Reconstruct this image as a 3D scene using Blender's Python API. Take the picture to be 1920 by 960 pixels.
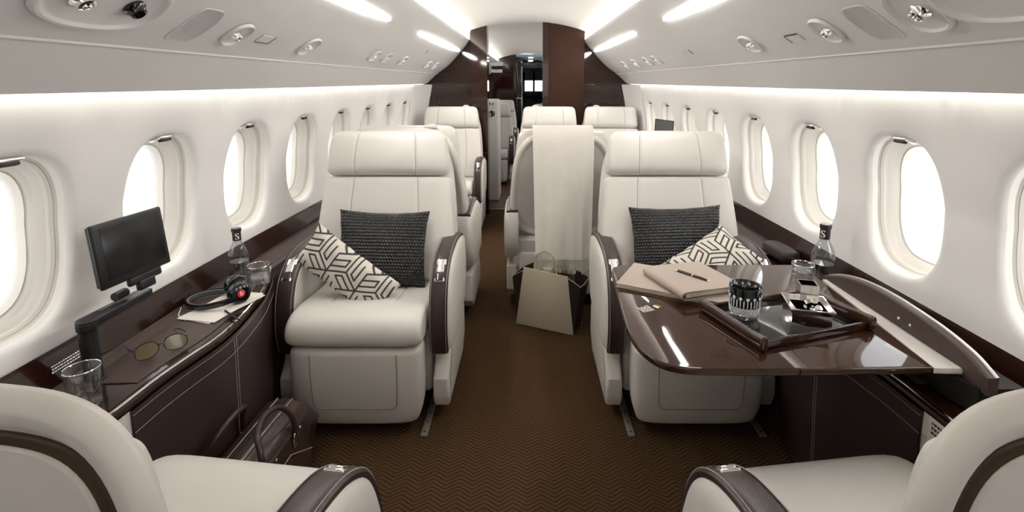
import bpy, bmesh, math, random
import numpy as np
from mathutils import Vector, Matrix
random.seed(4)
PI = math.pi
for o in list(bpy.data.objects): bpy.data.objects.remove(o)
SC = bpy.context.scene
C = SC.collection

# ------------------------------------------------------------ camera, world, light, exposure
EYE = 1.29
cam_d = bpy.data.cameras.new('camera'); cam = bpy.data.objects.new('camera', cam_d); C.objects.link(cam)
cam.location = (0, 0, EYE); cam.rotation_euler = (math.radians(90-8.678), 0, 0)
cam_d.sensor_fit = 'HORIZONTAL'; cam_d.sensor_width = 36.0; cam_d.lens = 950/1920*36
cam_d.shift_x = -28/1920; cam_d.shift_y = -180/1920
cam_d.clip_start = 0.02; cam_d.clip_end = 100
SC.camera = cam
SC.view_settings.view_transform = 'Standard'; SC.view_settings.look = 'None'
SC.view_settings.gamma = 1; SC.view_settings.use_curve_mapping = False
SC.view_settings.exposure = 0.20
W = bpy.data.worlds.new('bright_cloud'); SC.world = W; W.use_nodes = True
wn = W.node_tree; wn.nodes.clear()
wo = wn.nodes.new('ShaderNodeOutputWorld'); wb = wn.nodes.new('ShaderNodeBackground')
wt = wn.nodes.new('ShaderNodeTexCoord'); ws = wn.nodes.new('ShaderNodeSeparateXYZ')
wr = wn.nodes.new('ShaderNodeMapRange'); wc = wn.nodes.new('ShaderNodeMix'); wc.data_type = 'RGBA'
wn.links.new(wt.outputs['Generated'], ws.inputs[0]); wn.links.new(ws.outputs['X'], wr.inputs['Value'])
wr.inputs['From Min'].default_value = -0.9; wr.inputs['From Max'].default_value = 0.9
wr.inputs['To Min'].default_value = 1.7; wr.inputs['To Max'].default_value = 4.2      # the sunny side of the sky is to starboard
wc.inputs['A'].default_value = (0.96, 0.98, 1, 1)
wn.links.new(wc.outputs['Result'], wb.inputs['Color']); wc.inputs['Factor'].default_value = 0
wn.links.new(wr.outputs['Result'], wb.inputs['Strength']); wn.links.new(wb.outputs[0], wo.inputs[0])

def area(name, loc, rot, sx, sy, power, col=(1, .96, .9), portal=False):
    l = bpy.data.lights.new(name, 'AREA'); l.shape = 'RECTANGLE'; l.size = sx; l.size_y = sy; l.energy = power; l.color = col
    if portal: l.cycles.is_portal = True
    o = bpy.data.objects.new(name, l); C.objects.link(o); o.location = loc; o.rotation_euler = rot; return o
area('aft_fill_light', (0.1, -1.3, 1.35), (math.radians(88), 0, 0), 1.3, 0.7, 3.5, (1, .97, .94))  # added soft fill from behind the camera, not a cabin fitting
STRIP_WALL = 20.0; STRIP_COVE = 25.0; LAMP = 36.0

# ------------------------------------------------------------ materials
def nmat(name):
    m = bpy.data.materials.new(name); m.use_nodes = True
    nt = m.node_tree; return m, nt, nt.nodes['Principled BSDF']
def mat(name, col, rough=.5, metal=0, coat=0, bump=0, bscale=200, spec=.5, var=0, vscale=6, trans=0, ior=1.45, emit=0):
    m, nt, b = nmat(name)
    b.inputs['Base Color'].default_value = (*col, 1); b.inputs['Roughness'].default_value = rough
    b.inputs['Metallic'].default_value = metal; b.inputs['Coat Weight'].default_value = coat
    b.inputs['Coat Roughness'].default_value = .04; b.inputs['Specular IOR Level'].default_value = spec
    b.inputs['Transmission Weight'].default_value = trans; b.inputs['IOR'].default_value = ior
    if emit:
        b.inputs['Emission Color'].default_value = (*col, 1); b.inputs['Emission Strength'].default_value = emit
    tc = nt.nodes.new('ShaderNodeTexCoord')
    if bump:
        n = nt.nodes.new('ShaderNodeTexNoise'); n.inputs['Scale'].default_value = bscale; n.inputs['Detail'].default_value = 3
        k = nt.nodes.new('ShaderNodeBump'); k.inputs['Strength'].default_value = bump; k.inputs['Distance'].default_value = .002
        nt.links.new(tc.outputs['Object'], n.inputs['Vector']); nt.links.new(n.outputs[0], k.inputs['Height']); nt.links.new(k.outputs[0], b.inputs['Normal'])
    if var:
        n = nt.nodes.new('ShaderNodeTexNoise'); n.inputs['Scale'].default_value = vscale; n.inputs['Detail'].default_value = 4
        r = nt.nodes.new('ShaderNodeMix'); r.data_type = 'RGBA'
        r.inputs['A'].default_value = (*[c*(1-var) for c in col], 1); r.inputs['B'].default_value = (*[min(1, c*(1+var)) for c in col], 1)
        nt.links.new(tc.outputs['Object'], n.inputs['Vector']); nt.links.new(n.outputs[0], r.inputs['Factor']); nt.links.new(r.outputs['Result'], b.inputs['Base Color'])
    return m
def mth(nt, op, a, b=None, c=None):
    n = nt.nodes.new('ShaderNodeMath'); n.operation = op
    for i, v in enumerate((a, b, c)):
        if v is None: continue
        if isinstance(v, (int, float)): n.inputs[i].default_value = v
        else: nt.links.new(v, n.inputs[i])
    return n.outputs[0]
def mixc(nt, f, a, b):
    r = nt.nodes.new('ShaderNodeMix'); r.data_type = 'RGBA'; nt.links.new(f, r.inputs['Factor'])
    for k, v in (('A', a), ('B', b)):
        if isinstance(v, tuple): r.inputs[k].default_value = (*v, 1)
        else: nt.links.new(v, r.inputs[k])
    return r.outputs['Result']
def bump(nt, b, h, s, d=.002):
    k = nt.nodes.new('ShaderNodeBump'); k.inputs['Strength'].default_value = s; k.inputs['Distance'].default_value = d
    nt.links.new(h, k.inputs['Height']); nt.links.new(k.outputs[0], b.inputs['Normal'])
def wood(name, dark, light, axis='Y', rough=.12, coat=1.0, sc=1.0):
    m, nt, b = nmat(name); tc = nt.nodes.new('ShaderNodeTexCoord'); mp = nt.nodes.new('ShaderNodeMapping')
    s = {'X': (.6, 14, 14), 'Y': (14, .6, 14), 'Z': (14, 14, .6)}[axis]; mp.inputs['Scale'].default_value = [v*sc for v in s]
    n = nt.nodes.new('ShaderNodeTexNoise'); n.inputs['Scale'].default_value = 3.5; n.inputs['Detail'].default_value = 6; n.inputs['Distortion'].default_value = .6
    nt.links.new(tc.outputs['Object'], mp.inputs[0]); nt.links.new(mp.outputs[0], n.inputs['Vector'])
    f = mth(nt, 'SMOOTHSTEP', n.outputs[0], .35, .68) if False else n.outputs[0]
    nt.links.new(mixc(nt, f, dark, light), b.inputs['Base Color'])
    b.inputs['Roughness'].default_value = rough; b.inputs['Coat Weight'].default_value = coat; b.inputs['Coat Roughness'].default_value = .02
    return m
M = {}
M['wall'] = mat('cabin_wall_panel', (.83, .81, .785), .6, bump=.12, bscale=420)
M['bin'] = mat('overhead_panel', (.68, .67, .655), .5)
M['ceil'] = mat('ceiling_panel', (.80, .78, .75), .6)
M['reveal'] = mat('window_reveal', (.66, .62, .555), .38)
M['reveal2'] = mat('window_shade_track', (.46, .42, .36), .4)
M['leather'] = mat('cream_leather', (.655, .625, .58), .4, bump=.10, bscale=260, var=.03, vscale=5)
M['leather_back'] = mat('cream_leather_shell', (.62, .585, .54), .45, bump=.08, bscale=260)
M['seam'] = mat('leather_seam', (.26, .22, .18), .7)
M['stitch'] = mat('stitching', (.42, .38, .36), .7)
M['brown'] = mat('brown_leather', (.040, .023, .021), .36, bump=.25, bscale=300)
M['brown_mat'] = mat('brown_leather_matte', (.062, .038, .032), .5, bump=.25, bscale=380)
M['groove'] = mat('groove_shade_and_lining', (.062, .036, .018), .6)  # dark tone paints deep shade into the seat-back channel; also the handbag lining
M['wood'] = wood('lacquered_dark_wood', (.006, .002, .0012), (.032, .009, .004), 'Y', .12, 0)
M['woodz'] = wood('lacquered_bulkhead_wood', (.017, .0062, .0035), (.028, .010, .0055), 'Z', .06, 0)
M['woodp'] = mat('satin_brown_door', (.034, .0125, .007), .5, spec=.2)
M['table'] = wood('lacquered_table_wood', (.016, .006, .003), (.060, .025, .013), 'Y', .05, 0)
M['chrome'] = mat('chrome', (.85, .84, .82), .07, 1)
M['steel'] = mat('brushed_steel', (.55, .54, .52), .3, 1)
M['silver'] = mat('polished_silver', (.9, .88, .85), .04, 1)
M['black'] = mat('black_plastic', (.006, .006, .0065), .42)
M['blackg'] = mat('black_gloss', (.006, .006, .007), .08, coat=.5)
M['screen'] = mat('dark_screen', (.009, .009, .010), .2)
M['alum'] = mat('seat_track', (.30, .28, .24), .45, .7, bump=.5, bscale=120)
M['paper'] = mat('paper', (.72, .68, .62), .7)
M['page'] = mat('page_edges', (.68, .62, .46), .8, bump=.4, bscale=400)
M['grey'] = mat('dark_grey_pad', (.09, .09, .095), .6)
M['red'] = mat('red_mark', (.75, .03, .02), .4)
M['white'] = mat('white_print', (.8, .8, .8), .6)
M['foil'] = mat('bottle_foil', (.025, .017, .018), .35)
M['tan'] = mat('tan_suede_cover', (.40, .33, .28), .75, bump=.3, bscale=300, var=.08, vscale=9)
M['tote'] = mat('beige_bag_leather', (.46, .40, .30), .5, bump=.15, bscale=260)
M['dbag'] = mat('dark_bag_leather', (.020, .013, .010), .45)
M['case'] = mat('briefcase_leather', (.042, .022, .018), .33, bump=.3, bscale=220, coat=.2)
M['gold'] = mat('gold', (.75, .55, .28), .15, 1)
M['slot'] = mat('grille_hole', (.05, .045, .04), .7)
M['doorframe'] = mat('cockpit_lining', (.10, .12, .14), .4)
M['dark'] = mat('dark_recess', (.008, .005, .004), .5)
M['lampglow'] = mat('lamp_diffuser', (1, .97, .93), .5, emit=LAMP)
M['wallglow'] = mat('wall_wash_strip', (1, .965, .90), .5, emit=STRIP_WALL)
M['coveglow'] = mat('cove_strip', (1, .965, .91), .5, emit=STRIP_COVE)
M['floorwood'] = wood('aisle_floor_wood', (.07, .03, .014), (.13, .06, .03), 'Y', .3, .3)
M['caseglass'] = mat('amber_lens', (.45, .33, .14), .05, trans=.8)
M['silk'] = mat('blanket_wool', (.66, .63, .57), .85, bump=.6, bscale=140, var=.06, vscale=14)
M['frost'] = mat('frosted_cutting', (.78, .80, .82), .25)
M['water'] = mat('glass_solid', (1, 1, 1), .0, trans=1, ior=1.2)

def thin_glass(name, tint=(.97, .98, .98), edge=.9):
    m = bpy.data.materials.new(name); m.use_nodes = True; nt = m.node_tree; nt.nodes.clear()
    o = nt.nodes.new('ShaderNodeOutputMaterial'); t = nt.nodes.new('ShaderNodeBsdfTransparent'); g = nt.nodes.new('ShaderNodeBsdfGlossy')
    g.inputs['Roughness'].default_value = .02; t.inputs[0].default_value = (*tint, 1)
    lw = nt.nodes.new('ShaderNodeLayerWeight'); lw.inputs['Blend'].default_value = .35
    mx = nt.nodes.new('ShaderNodeMixShader')
    f = mth(nt, 'MULTIPLY_ADD', lw.outputs['Facing'], edge*.6, .04)
    nt.links.new(f, mx.inputs[0]); nt.links.new(t.outputs[0], mx.inputs[1]); nt.links.new(g.outputs[0], mx.inputs[2]); nt.links.new(mx.outputs[0], o.inputs[0])
    return m
M['pane'] = thin_glass('window_pane', (.99, .99, 1), .1)
M['glass'] = thin_glass('clear_glass', (.93, .94, .94), .95)
M['bottleglass'] = thin_glass('bottle_glass', (.80, .82, .82), 1.0)

def carpet():
    m, nt, b = nmat('brown_herringbone_carpet'); tc = nt.nodes.new('ShaderNodeTexCoord'); sp = nt.nodes.new('ShaderNodeSeparateXYZ')
    nt.links.new(tc.outputs['Object'], sp.inputs[0])
    nz = nt.nodes.new('ShaderNodeTexNoise'); nz.inputs['Scale'].default_value = 12; nt.links.new(tc.outputs['Object'], nz.inputs['Vector'])
    x = mth(nt, 'MULTIPLY', sp.outputs['X'], 1/.088)
    tri = mth(nt, 'ABSOLUTE', mth(nt, 'SUBTRACT', mth(nt, 'FRACT', x), .5))
    v = mth(nt, 'ADD', mth(nt, 'MULTIPLY', sp.outputs['Y'], 1/.0165), mth(nt, 'MULTIPLY', tri, 3.6))
    v = mth(nt, 'ADD', v, mth(nt, 'MULTIPLY', nz.outputs[0], .5))
    s = mth(nt, 'MULTIPLY_ADD', mth(nt, 'SINE', mth(nt, 'MULTIPLY', v, 2*PI)), .5, .5)
    n = nt.nodes.new('ShaderNodeTexNoise'); n.inputs['Scale'].default_value = 350; nt.links.new(tc.outputs['Object'], n.inputs['Vector'])
    h = mth(nt, 'ADD', s, mth(nt, 'MULTIPLY', n.outputs[0], .8))
    n2 = nt.nodes.new('ShaderNodeTexNoise'); n2.inputs['Scale'].default_value = 2.5; nt.links.new(tc.outputs['Object'], n2.inputs['Vector'])
    base = mixc(nt, n2.outputs[0], (.085, .046, .019), (.105, .060, .032))
    nt.links.new(mixc(nt, s, (.042, .022, .009), base), b.inputs['Base Color'])
    b.inputs['Roughness'].default_value = .95; b.inputs['Specular IOR Level'].default_value = .1
    bump(nt, b, h, .8, .004); return m
M['carpet'] = carpet()
def weave():
    m, nt, b = nmat('black_woven_leather'); uv = nt.nodes.new('ShaderNodeUVMap'); sp = nt.nodes.new('ShaderNodeSeparateXYZ'); nt.links.new(uv.outputs[0], sp.inputs[0])
    vv = mth(nt, 'MULTIPLY', sp.outputs['Y'], 24)
    row = mth(nt, 'FLOOR', vv); off = mth(nt, 'MULTIPLY', mth(nt, 'MODULO', row, 2.0), .5)
    uu = mth(nt, 'ADD', mth(nt, 'MULTIPLY', sp.outputs['X'], 32), off)
    h = mth(nt, 'MULTIPLY', mth(nt, 'SINE', mth(nt, 'MULTIPLY', mth(nt, 'FRACT', uu), PI)), mth(nt, 'SINE', mth(nt, 'MULTIPLY', mth(nt, 'FRACT', vv), PI)))
    h = mth(nt, 'POWER', h, .6)
    nt.links.new(mixc(nt, h, (.004, .004, .004), (.038, .038, .040)), b.inputs['Base Color'])
    b.inputs['Roughness'].default_value = .30; bump(nt, b, h, 1.0, .006); return m
M['weave'] = weave()
def attr_mat():
    m, nt, b = nmat('printed_cotton'); a = nt.nodes.new('ShaderNodeAttribute'); a.attribute_name = 'print'
    nt.links.new(mixc(nt, a.outputs['Fac'], (.66, .61, .54), (.035, .030, .030)), b.inputs['Base Color']); b.inputs['Roughness'].default_value = .85
    n = nt.nodes.new('ShaderNodeTexNoise'); n.inputs['Scale'].default_value = 500; bump(nt, b, n.outputs[0], .2)
    return m
M['print'] = attr_mat()

# ------------------------------------------------------------ mesh helpers
class MB:
    def __init__(s): s.v = []; s.f = []; s.m = []
    def add(s, vf, m=0, T=None):
        vs, fs = vf[:2]; ms = vf[2] if len(vf) > 2 else None; k = len(s.v)
        for v in vs:
            s.v.append(tuple(T @ Vector(v)) if T is not None else tuple(v))
        for f in fs: s.f.append([i+k for i in f]); s.m.append(m)
        if ms:
            for i, q in enumerate(ms): s.m[len(s.m)-len(ms)+i] = q
        return s
    def build(s, name, mats, parent=None, loc=(0, 0, 0), rot=(0, 0, 0), sharp=35):
        me = bpy.data.meshes.new(name); me.from_pydata(s.v, [], s.f)
        if not isinstance(mats, (list, tuple)): mats = [mats]
        for m in mats: me.materials.append(m)
        for p, i in zip(me.polygons, s.m): p.material_index = i; p.use_smooth = True
        bm = bmesh.new(); bm.from_mesh(me); bmesh.ops.recalc_face_normals(bm, faces=bm.faces); bm.to_mesh(me); bm.free()
        if sharp: me.set_sharp_from_angle(angle=math.radians(sharp))
        o = bpy.data.objects.new(name, me); C.objects.link(o); o.parent = parent; o.location = loc; o.rotation_euler = rot
        return o
def bm_out(bm):
    bm.verts.ensure_lookup_table(); vs = [tuple(v.co) for v in bm.verts]; fs = [[v.index for v in f.verts] for f in bm.faces]; bm.free(); return vs, fs
def rbox(c, s, r=.005, seg=3):
    bm = bmesh.new(); bmesh.ops.create_cube(bm, size=1)
    for v in bm.verts: v.co = Vector((v.co.x*s[0], v.co.y*s[1], v.co.z*s[2]))
    if r: bmesh.ops.bevel(bm, geom=bm.edges[:], offset=min(r, min(s)*.49), segments=seg, profile=.5, affect='EDGES')
    for v in bm.verts: v.co += Vector(c)
    bm.verts.index_update(); return bm_out(bm)
def prism(poly, lo, hi, axis='Z', r=0, seg=2):
    """polygon in the two other axes, extruded along axis"""
    def P(a, b, t): return {'Z': (a, b, t), 'X': (t, a, b), 'Y': (a, t, b)}[axis]
    bm = bmesh.new(); A = [bm.verts.new(P(a, b, lo)) for a, b in poly]; B = [bm.verts.new(P(a, b, hi)) for a, b in poly]
    n = len(poly); bm.faces.new(A); bm.faces.new(B[::-1])
    for i in range(n): bm.faces.new((A[i], A[(i+1) % n], B[(i+1) % n], B[i]))
    bmesh.ops.recalc_face_normals(bm, faces=bm.faces)
    if r:
        es = [e for e in bm.edges if (e.verts[0] in A) == (e.verts[1] in A)]
        bmesh.ops.bevel(bm, geom=es, offset=r, segments=seg, profile=.5, affect='EDGES')
    bm.verts.index_update(); return bm_out(bm)
def tube(pts, r, seg=8, closed=False):
    pts = [Vector(p) for p in pts]; n = len(pts); vs = []; fs = []; up = None
    rr = r if isinstance(r, (list, tuple)) else [r]*n
    for i, p in enumerate(pts):
        a = pts[(i-1) % n] if (closed or i > 0) else p; b = pts[(i+1) % n] if (closed or i < n-1) else p
        t = (b-a).normalized()
        if up is None: up = Vector((0, 0, 1)) if abs(t.z) < .9 else Vector((1, 0, 0))
        s = t.cross(up).normalized(); up = s.cross(t).normalized()
        for k in range(seg):
            an = 2*PI*k/seg; vs.append(tuple(p+(s*math.cos(an)+up*math.sin(an))*rr[i]))
    for i in range(n if closed else n-1):
        for k in range(seg):
            j = (i+1) % n; fs.append((i*seg+k, i*seg+(k+1) % seg, j*seg+(k+1) % seg, j*seg+k))
    if not closed: fs.append(tuple(range(seg))[::-1]); fs.append(tuple((n-1)*seg+k for k in range(seg)))
    return vs, fs
def lathe(prof, seg=32):
    vs = []; fs = []; n = len(prof)
    for r, z in prof:
        for k in range(seg): a = 2*PI*k/seg; vs.append((max(r, 1e-5)*math.cos(a), max(r, 1e-5)*math.sin(a), z))
    for i in range(n-1):
        for k in range(seg): fs.append((i*seg+k, i*seg+(k+1) % seg, (i+1)*seg+(k+1) % seg, (i+1)*seg+k))
    return vs, fs
def cr(P, n):
    """Catmull-Rom through rows of P, n samples per span"""
    P = np.array(P, float); Q = np.vstack([2*P[0]-P[1], P, 2*P[-1]-P[-2]]); out = []
    for i in range(len(P)-1):
        a, b, c, d = Q[i:i+4]
        for k in range(n):
            t = k/n; out.append(.5*((2*b)+(-a+c)*t+(2*a-5*b+4*c-d)*t*t+(-a+3*b-3*c+d)*t**3))
    out.append(P[-1]); return np.array(out)
def slab(P, n=4, rnd=.03, seam=None, depth=.006, puff=0, sub=8, smooth=True, sw=.03, cross=()):
    """pad swept in the y-z plane: rows (y, z, halfwidth, halfthickness[, xcentre]); cross = fractions along with a seam across"""
    D = cr(P, sub) if smooth and len(P) > 2 else np.array(P, float)
    if D.shape[1] == 4: D = np.hstack([D, np.zeros((len(D), 1))])
    L = np.concatenate([[0], np.cumsum(np.hypot(*np.diff(D[:, :2], axis=0).T))]); T = L[-1]; rnd = min(rnd, T*.49)
    e = [rnd*(1-math.cos(a*PI/2/5)) for a in range(6)]
    ds = sorted(set([round(x, 5) for x in e]+[round(T-x, 5) for x in e]+[round(x, 5) for x in np.linspace(rnd, T-rnd, max(3, int(T/.02)))] +
                    [round(c*T+w, 5) for c in cross for w in (-.015, -.007, -.003, 0, .003, .007, .015)]))
    F = {0, .15, .3, .45, .6, .72, .82, .9, .95, .98, .995, 1.0}
    if seam: F |= {seam+d for d in (-.08, -.05, -.03, -.015, -.004, .004, .015, .03, .05, .08) if seam+d < .99}
    F = sorted(F); F = [-f for f in F[::-1] if f > 0]+F
    vs = []; fs = []; m = 0
    for d in ds:
        row = [np.interp(d, L, D[:, k]) for k in range(5)]
        d0, d1 = max(0, d-.004), min(T, d+.004)
        ty = np.interp(d1, L, D[:, 0])-np.interp(d0, L, D[:, 0]); tz = np.interp(d1, L, D[:, 1])-np.interp(d0, L, D[:, 1])
        q = math.hypot(ty, tz); ty /= q; tz /= q
        g = min(d, T-d); sh = 0 if g >= rnd else rnd*(1-math.sqrt(max(0, 1-((rnd-g)/rnd)**2)))
        hw = max(row[2]-sh, .002); ht = max(row[3]-sh*min(1, row[3]/rnd*.96), .0008)
        ring = []
        for side in (1, -1):
            for f in (F if side == 1 else F[::-1][1:-1]):
                t = (max(0, 1-abs(f)**n))**(1/n); off = side*ht*t
                if side == 1:
                    if seam: off -= depth*math.exp(-((abs(f)-seam)/sw)**2)*min(1, g/rnd)
                    for c in cross: off -= depth*math.exp(-((d-c*T)/.005)**2)*(1-abs(f)**6)
                    off += puff*(1-f*f)*min(1, g/rnd)
                ring.append((row[4]+f*hw, row[0]-tz*off, row[1]+ty*off))
        m = len(ring); vs += ring
    k = len(ds); nF = len(F); ms = []
    for i in range(k-1):
        for j in range(m):
            ms.append(1 if seam and j+1 < nF and abs(abs(F[j]+F[j+1])/2-seam) < .003 and .15*rnd < ds[i] < T-.3*rnd else 0)
            fs.append((i*m+j, i*m+(j+1) % m, (i+1)*m+(j+1) % m, (i+1)*m+j))
    fs.append(tuple(range(m))[::-1]); fs.append(tuple((k-1)*m+j for j in range(m))); ms += [0, 0]
    return (vs, fs, ms) if seam else (vs, fs)
def T3(loc, rot=(0, 0, 0), sc=(1, 1, 1)):
    from mathutils import Euler
    return Matrix.Translation(loc) @ Euler(rot).to_matrix().to_4x4() @ Matrix.Diagonal((*sc, 1))
def basis(loc, ex, ey, ez):
    m = Matrix.Identity(4)
    for i, e in enumerate((ex, ey, ez)):
        for r in range(3): m[r][i] = e[r]
    for r in range(3): m[r][3] = loc[r]
    return m
def tag(o, label=None, cat=None, group=None, kind=None):
    if label: o['label'] = label
    if cat: o['category'] = cat
    if group: o['group'] = group
    if kind: o['kind'] = kind
    return o
def thing(name, label, cat, loc=(0, 0, 0), rz=0, group=None, rot=None):
    o = bpy.data.objects.new(name, None); C.objects.link(o); o.empty_display_size = .1
    o.location = loc; o.rotation_euler = rot if rot else (0, 0, rz); return tag(o, label, cat, group)
def struct(name, mb, m, sharp=35): return tag(mb.build(name, m, sharp=sharp), kind='structure')
def children(o): return [c for c in bpy.data.objects if c.parent == o]
def copy_tree(o, parent=None):
    c = o.copy(); C.objects.link(c); c.parent = parent
    for ch in children(o): copy_tree(ch, c)
    return c

# ------------------------------------------------------------ cabin shell
NEAR = [(1.035, 1.268), (.93, 1.373), (.80, 1.455), (.66, 1.58), (.577, 1.665), (.562, 1.693)]
FAR = [(.972, 1.280), (.865, 1.375), (.756, 1.455), (.636, 1.58), (.562, 1.665), (.551, 1.693)]
Y0, YB, YE = -1.6, 4.96, 10.3
def tw(Y): return min(max((Y-1.8)/3.16, 0), 1.15)
def tx(Y): return 1-.063*tw(Y)
def binpt(side, Y, s):
    t = tw(Y); k = min(int(s), 4); u = s-k
    P = [((1-t)*a[0]+t*b[0], (1-t)*a[1]+t*b[1]) for a, b in zip(NEAR, FAR)]
    if s > 1:
        Q = [(2*P[1][0]-P[2][0], 2*P[1][1]-P[2][1])]+P[1:]+[(2*P[5][0]-P[4][0], 2*P[5][1]-P[4][1])]
        k = min(int(s)-1, 3); u = s-1-k; a, b, c, d = [np.array(q) for q in Q[k:k+4]]
        r = .5*((2*b)+(-a+c)*u+(2*a-5*b+4*c-d)*u*u+(-a+3*b-3*c+d)*u**3); return Vector((side*r[0], Y, r[1]))
    return Vector((side*((1-u)*P[k][0]+u*P[k+1][0]), Y, (1-u)*P[k][1]+u*P[k+1][1]))
def binframe(side, Y, s):
    p = binpt(side, Y, s); ey = (binpt(side, Y+.02, s)-p).normalized(); es = (binpt(side, Y, s+.02)-binpt(side, Y, s-.02)).normalized()
    n = es.cross(ey).normalized()
    if n.z > 0: n = -n
    es = (ey.cross(n)).normalized()
    return basis(p, ey, es, n) if ey.cross(es).dot(n) > 0 else basis(p, ey, -es, n)
WZ = [.30, .60, .65, .71, .80, .95, 1.13, 1.27, 1.33, 1.5]; WX = [1.09, 1.13, 1.137, 1.14, 1.14, 1.13, 1.095, 1.063, 1.075, 1.09]
def wx(z): return float(np.interp(z, WZ, WX))
def wp(side, Y, z, out=0): return (side*(wx(z)*tx(Y)+out), Y, z)
Ys = [Y0]+list(np.arange(-1.2, YE, .4))+[YE, 12.6]

mb = MB(); mb.add(([(-1.15, Y0, 0), (1.15, Y0, 0), (1.15, YB+.12, 0), (-1.15, YB+.12, 0)], [(0, 1, 2, 3)])); struct('floor', mb, M['carpet'])
mb = MB(); mb.add(([(-1.15, YB+.12, 0), (1.15, YB+.12, 0), (1.15, 12.6, 0), (-1.15, 12.6, 0)], [(0, 1, 2, 3)]))
mb.add(rbox((-.115, YB+.13, .002), (.53, .02, .006), .001), 1)
for q in (5.75, 7.2, 8.8): mb.add(rbox((-.16, q, .0008), (.4, .006, .001), 0), 2)
mb.add(rbox((-.335, 7.2, .0008), (.006, 2.9, .001), 0), 2)
struct('trim_1', mb, [M['floorwood'], M['steel'], M['dark']])

# ceiling vault behind the cove ledges
mb = MB()
def ceilrow(Y):
    row = []
    for i in range(-12, 13):
        x = .635*i/12; row.append((x, Y, 1.725+.135*(1-(x/.635)**2)**.8 if abs(i) < 12 else 1.725))
    return row
yy = [Y0, 0, 1, 2, 3, 4, 5, 6, 7, 8, 9, 10, 10.3]
rows = [ceilrow(Y) for Y in yy]; m = len(rows[0])
mb.add(([p for r in rows for p in r], [(i*m+j, i*m+j+1, (i+1)*m+j+1, (i+1)*m+j) for i in range(len(yy)-1) for j in range(m-1)]))
struct('ceiling', mb, M['ceil'])

for side, nm in ((-1, 'trim_2'), (1, 'trim_3')):
    mb = MB(); rows = []
    for Y in Ys:
        t = tw(Y); row = []
        lip = binpt(side, Y, 0)
        row += [Vector((side*1.12, Y, 1.345)), lip+Vector((side*.006, 0, .066)), lip+Vector((side*.006, 0, .004)), lip+Vector((side*.004, 0, -.001)), lip]
        cpts = [binpt(side, Y, s) for s in (0, 1, 2, 3, 4, 5)]
        D = cr([(p.x, p.z) for p in cpts[1:]], 6)
        row += [binpt(side, Y, .5), binpt(side, Y, .97), binpt(side, Y, .985)+Vector((-side*.003, 0, -.004)), binpt(side, Y, 1.01)+Vector((-side*.003, 0, -.005)), binpt(side, Y, 1.03)+Vector((-side*.001, 0, -.0015))]
        row += [Vector((x, Y, z)) for x, z in D[1:]]
        c = cpts[5]
        row += [c+Vector((side*.004, 0, .006)), c+Vector((side*.012, 0, .008)), c+Vector((side*.03, 0, .004)), Vector((side*.64, Y, 1.697)), Vector((side*.645, Y, 1.735))]
        rows.append([tuple(p) for p in row])
    m = len(rows[0])
    mb.add(([p for r in rows for p in r], [(i*m+j, i*m+j+1, (i+1)*m+j+1, (i+1)*m+j) for i in range(len(rows)-1) for j in range(m-1)]))
    struct(nm, mb, M['bin'], sharp=25)
    for a, b, tg in ((Y0+.05, YB-.02, 'the main cabin'), (YB+.15, YE-.05, 'the forward cabin')):
        sd = 'left' if side < 0 else 'right'
        n = 10; ya = [a+(b-a)*i/n for i in range(n+1)]
        s = MB(); s.add(([(side*(abs(binpt(side, Y, 5).x)+dx), Y, z) for Y in ya for dx, z in ((.022, 1.702), (.04, 1.702))], [(2*i, 2*i+1, 2*i+3, 2*i+2) for i in range(n)]))
        s.add(([(side*(abs(binpt(side, Y, 5).x)+dx), Y, z) for Y in ya for dx, z in ((.022, 1.7005), (.04, 1.7005))], [(2*i, 2*i+1, 2*i+3, 2*i+2) for i in range(n)]))
        tag(s.build('light_strip', M['coveglow']), 'glowing strip in the %s ceiling cove of %s' % (sd, tg), 'light strip', 'light strips of the cabin')
        s = MB(); s.add(([(side*(abs(binpt(side, Y, 0).x)+dx), Y, binpt(side, Y, 0).z+.04) for Y in ya for dx in (.008, .020)], [(2*i, 2*i+1, 2*i+3, 2*i+2) for i in range(n)]))
        tag(s.build('light_strip', M['wallglow']), 'glowing strip tucked above the %s window wall of %s' % (sd, tg), 'light strip', 'light strips of the cabin')

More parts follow.
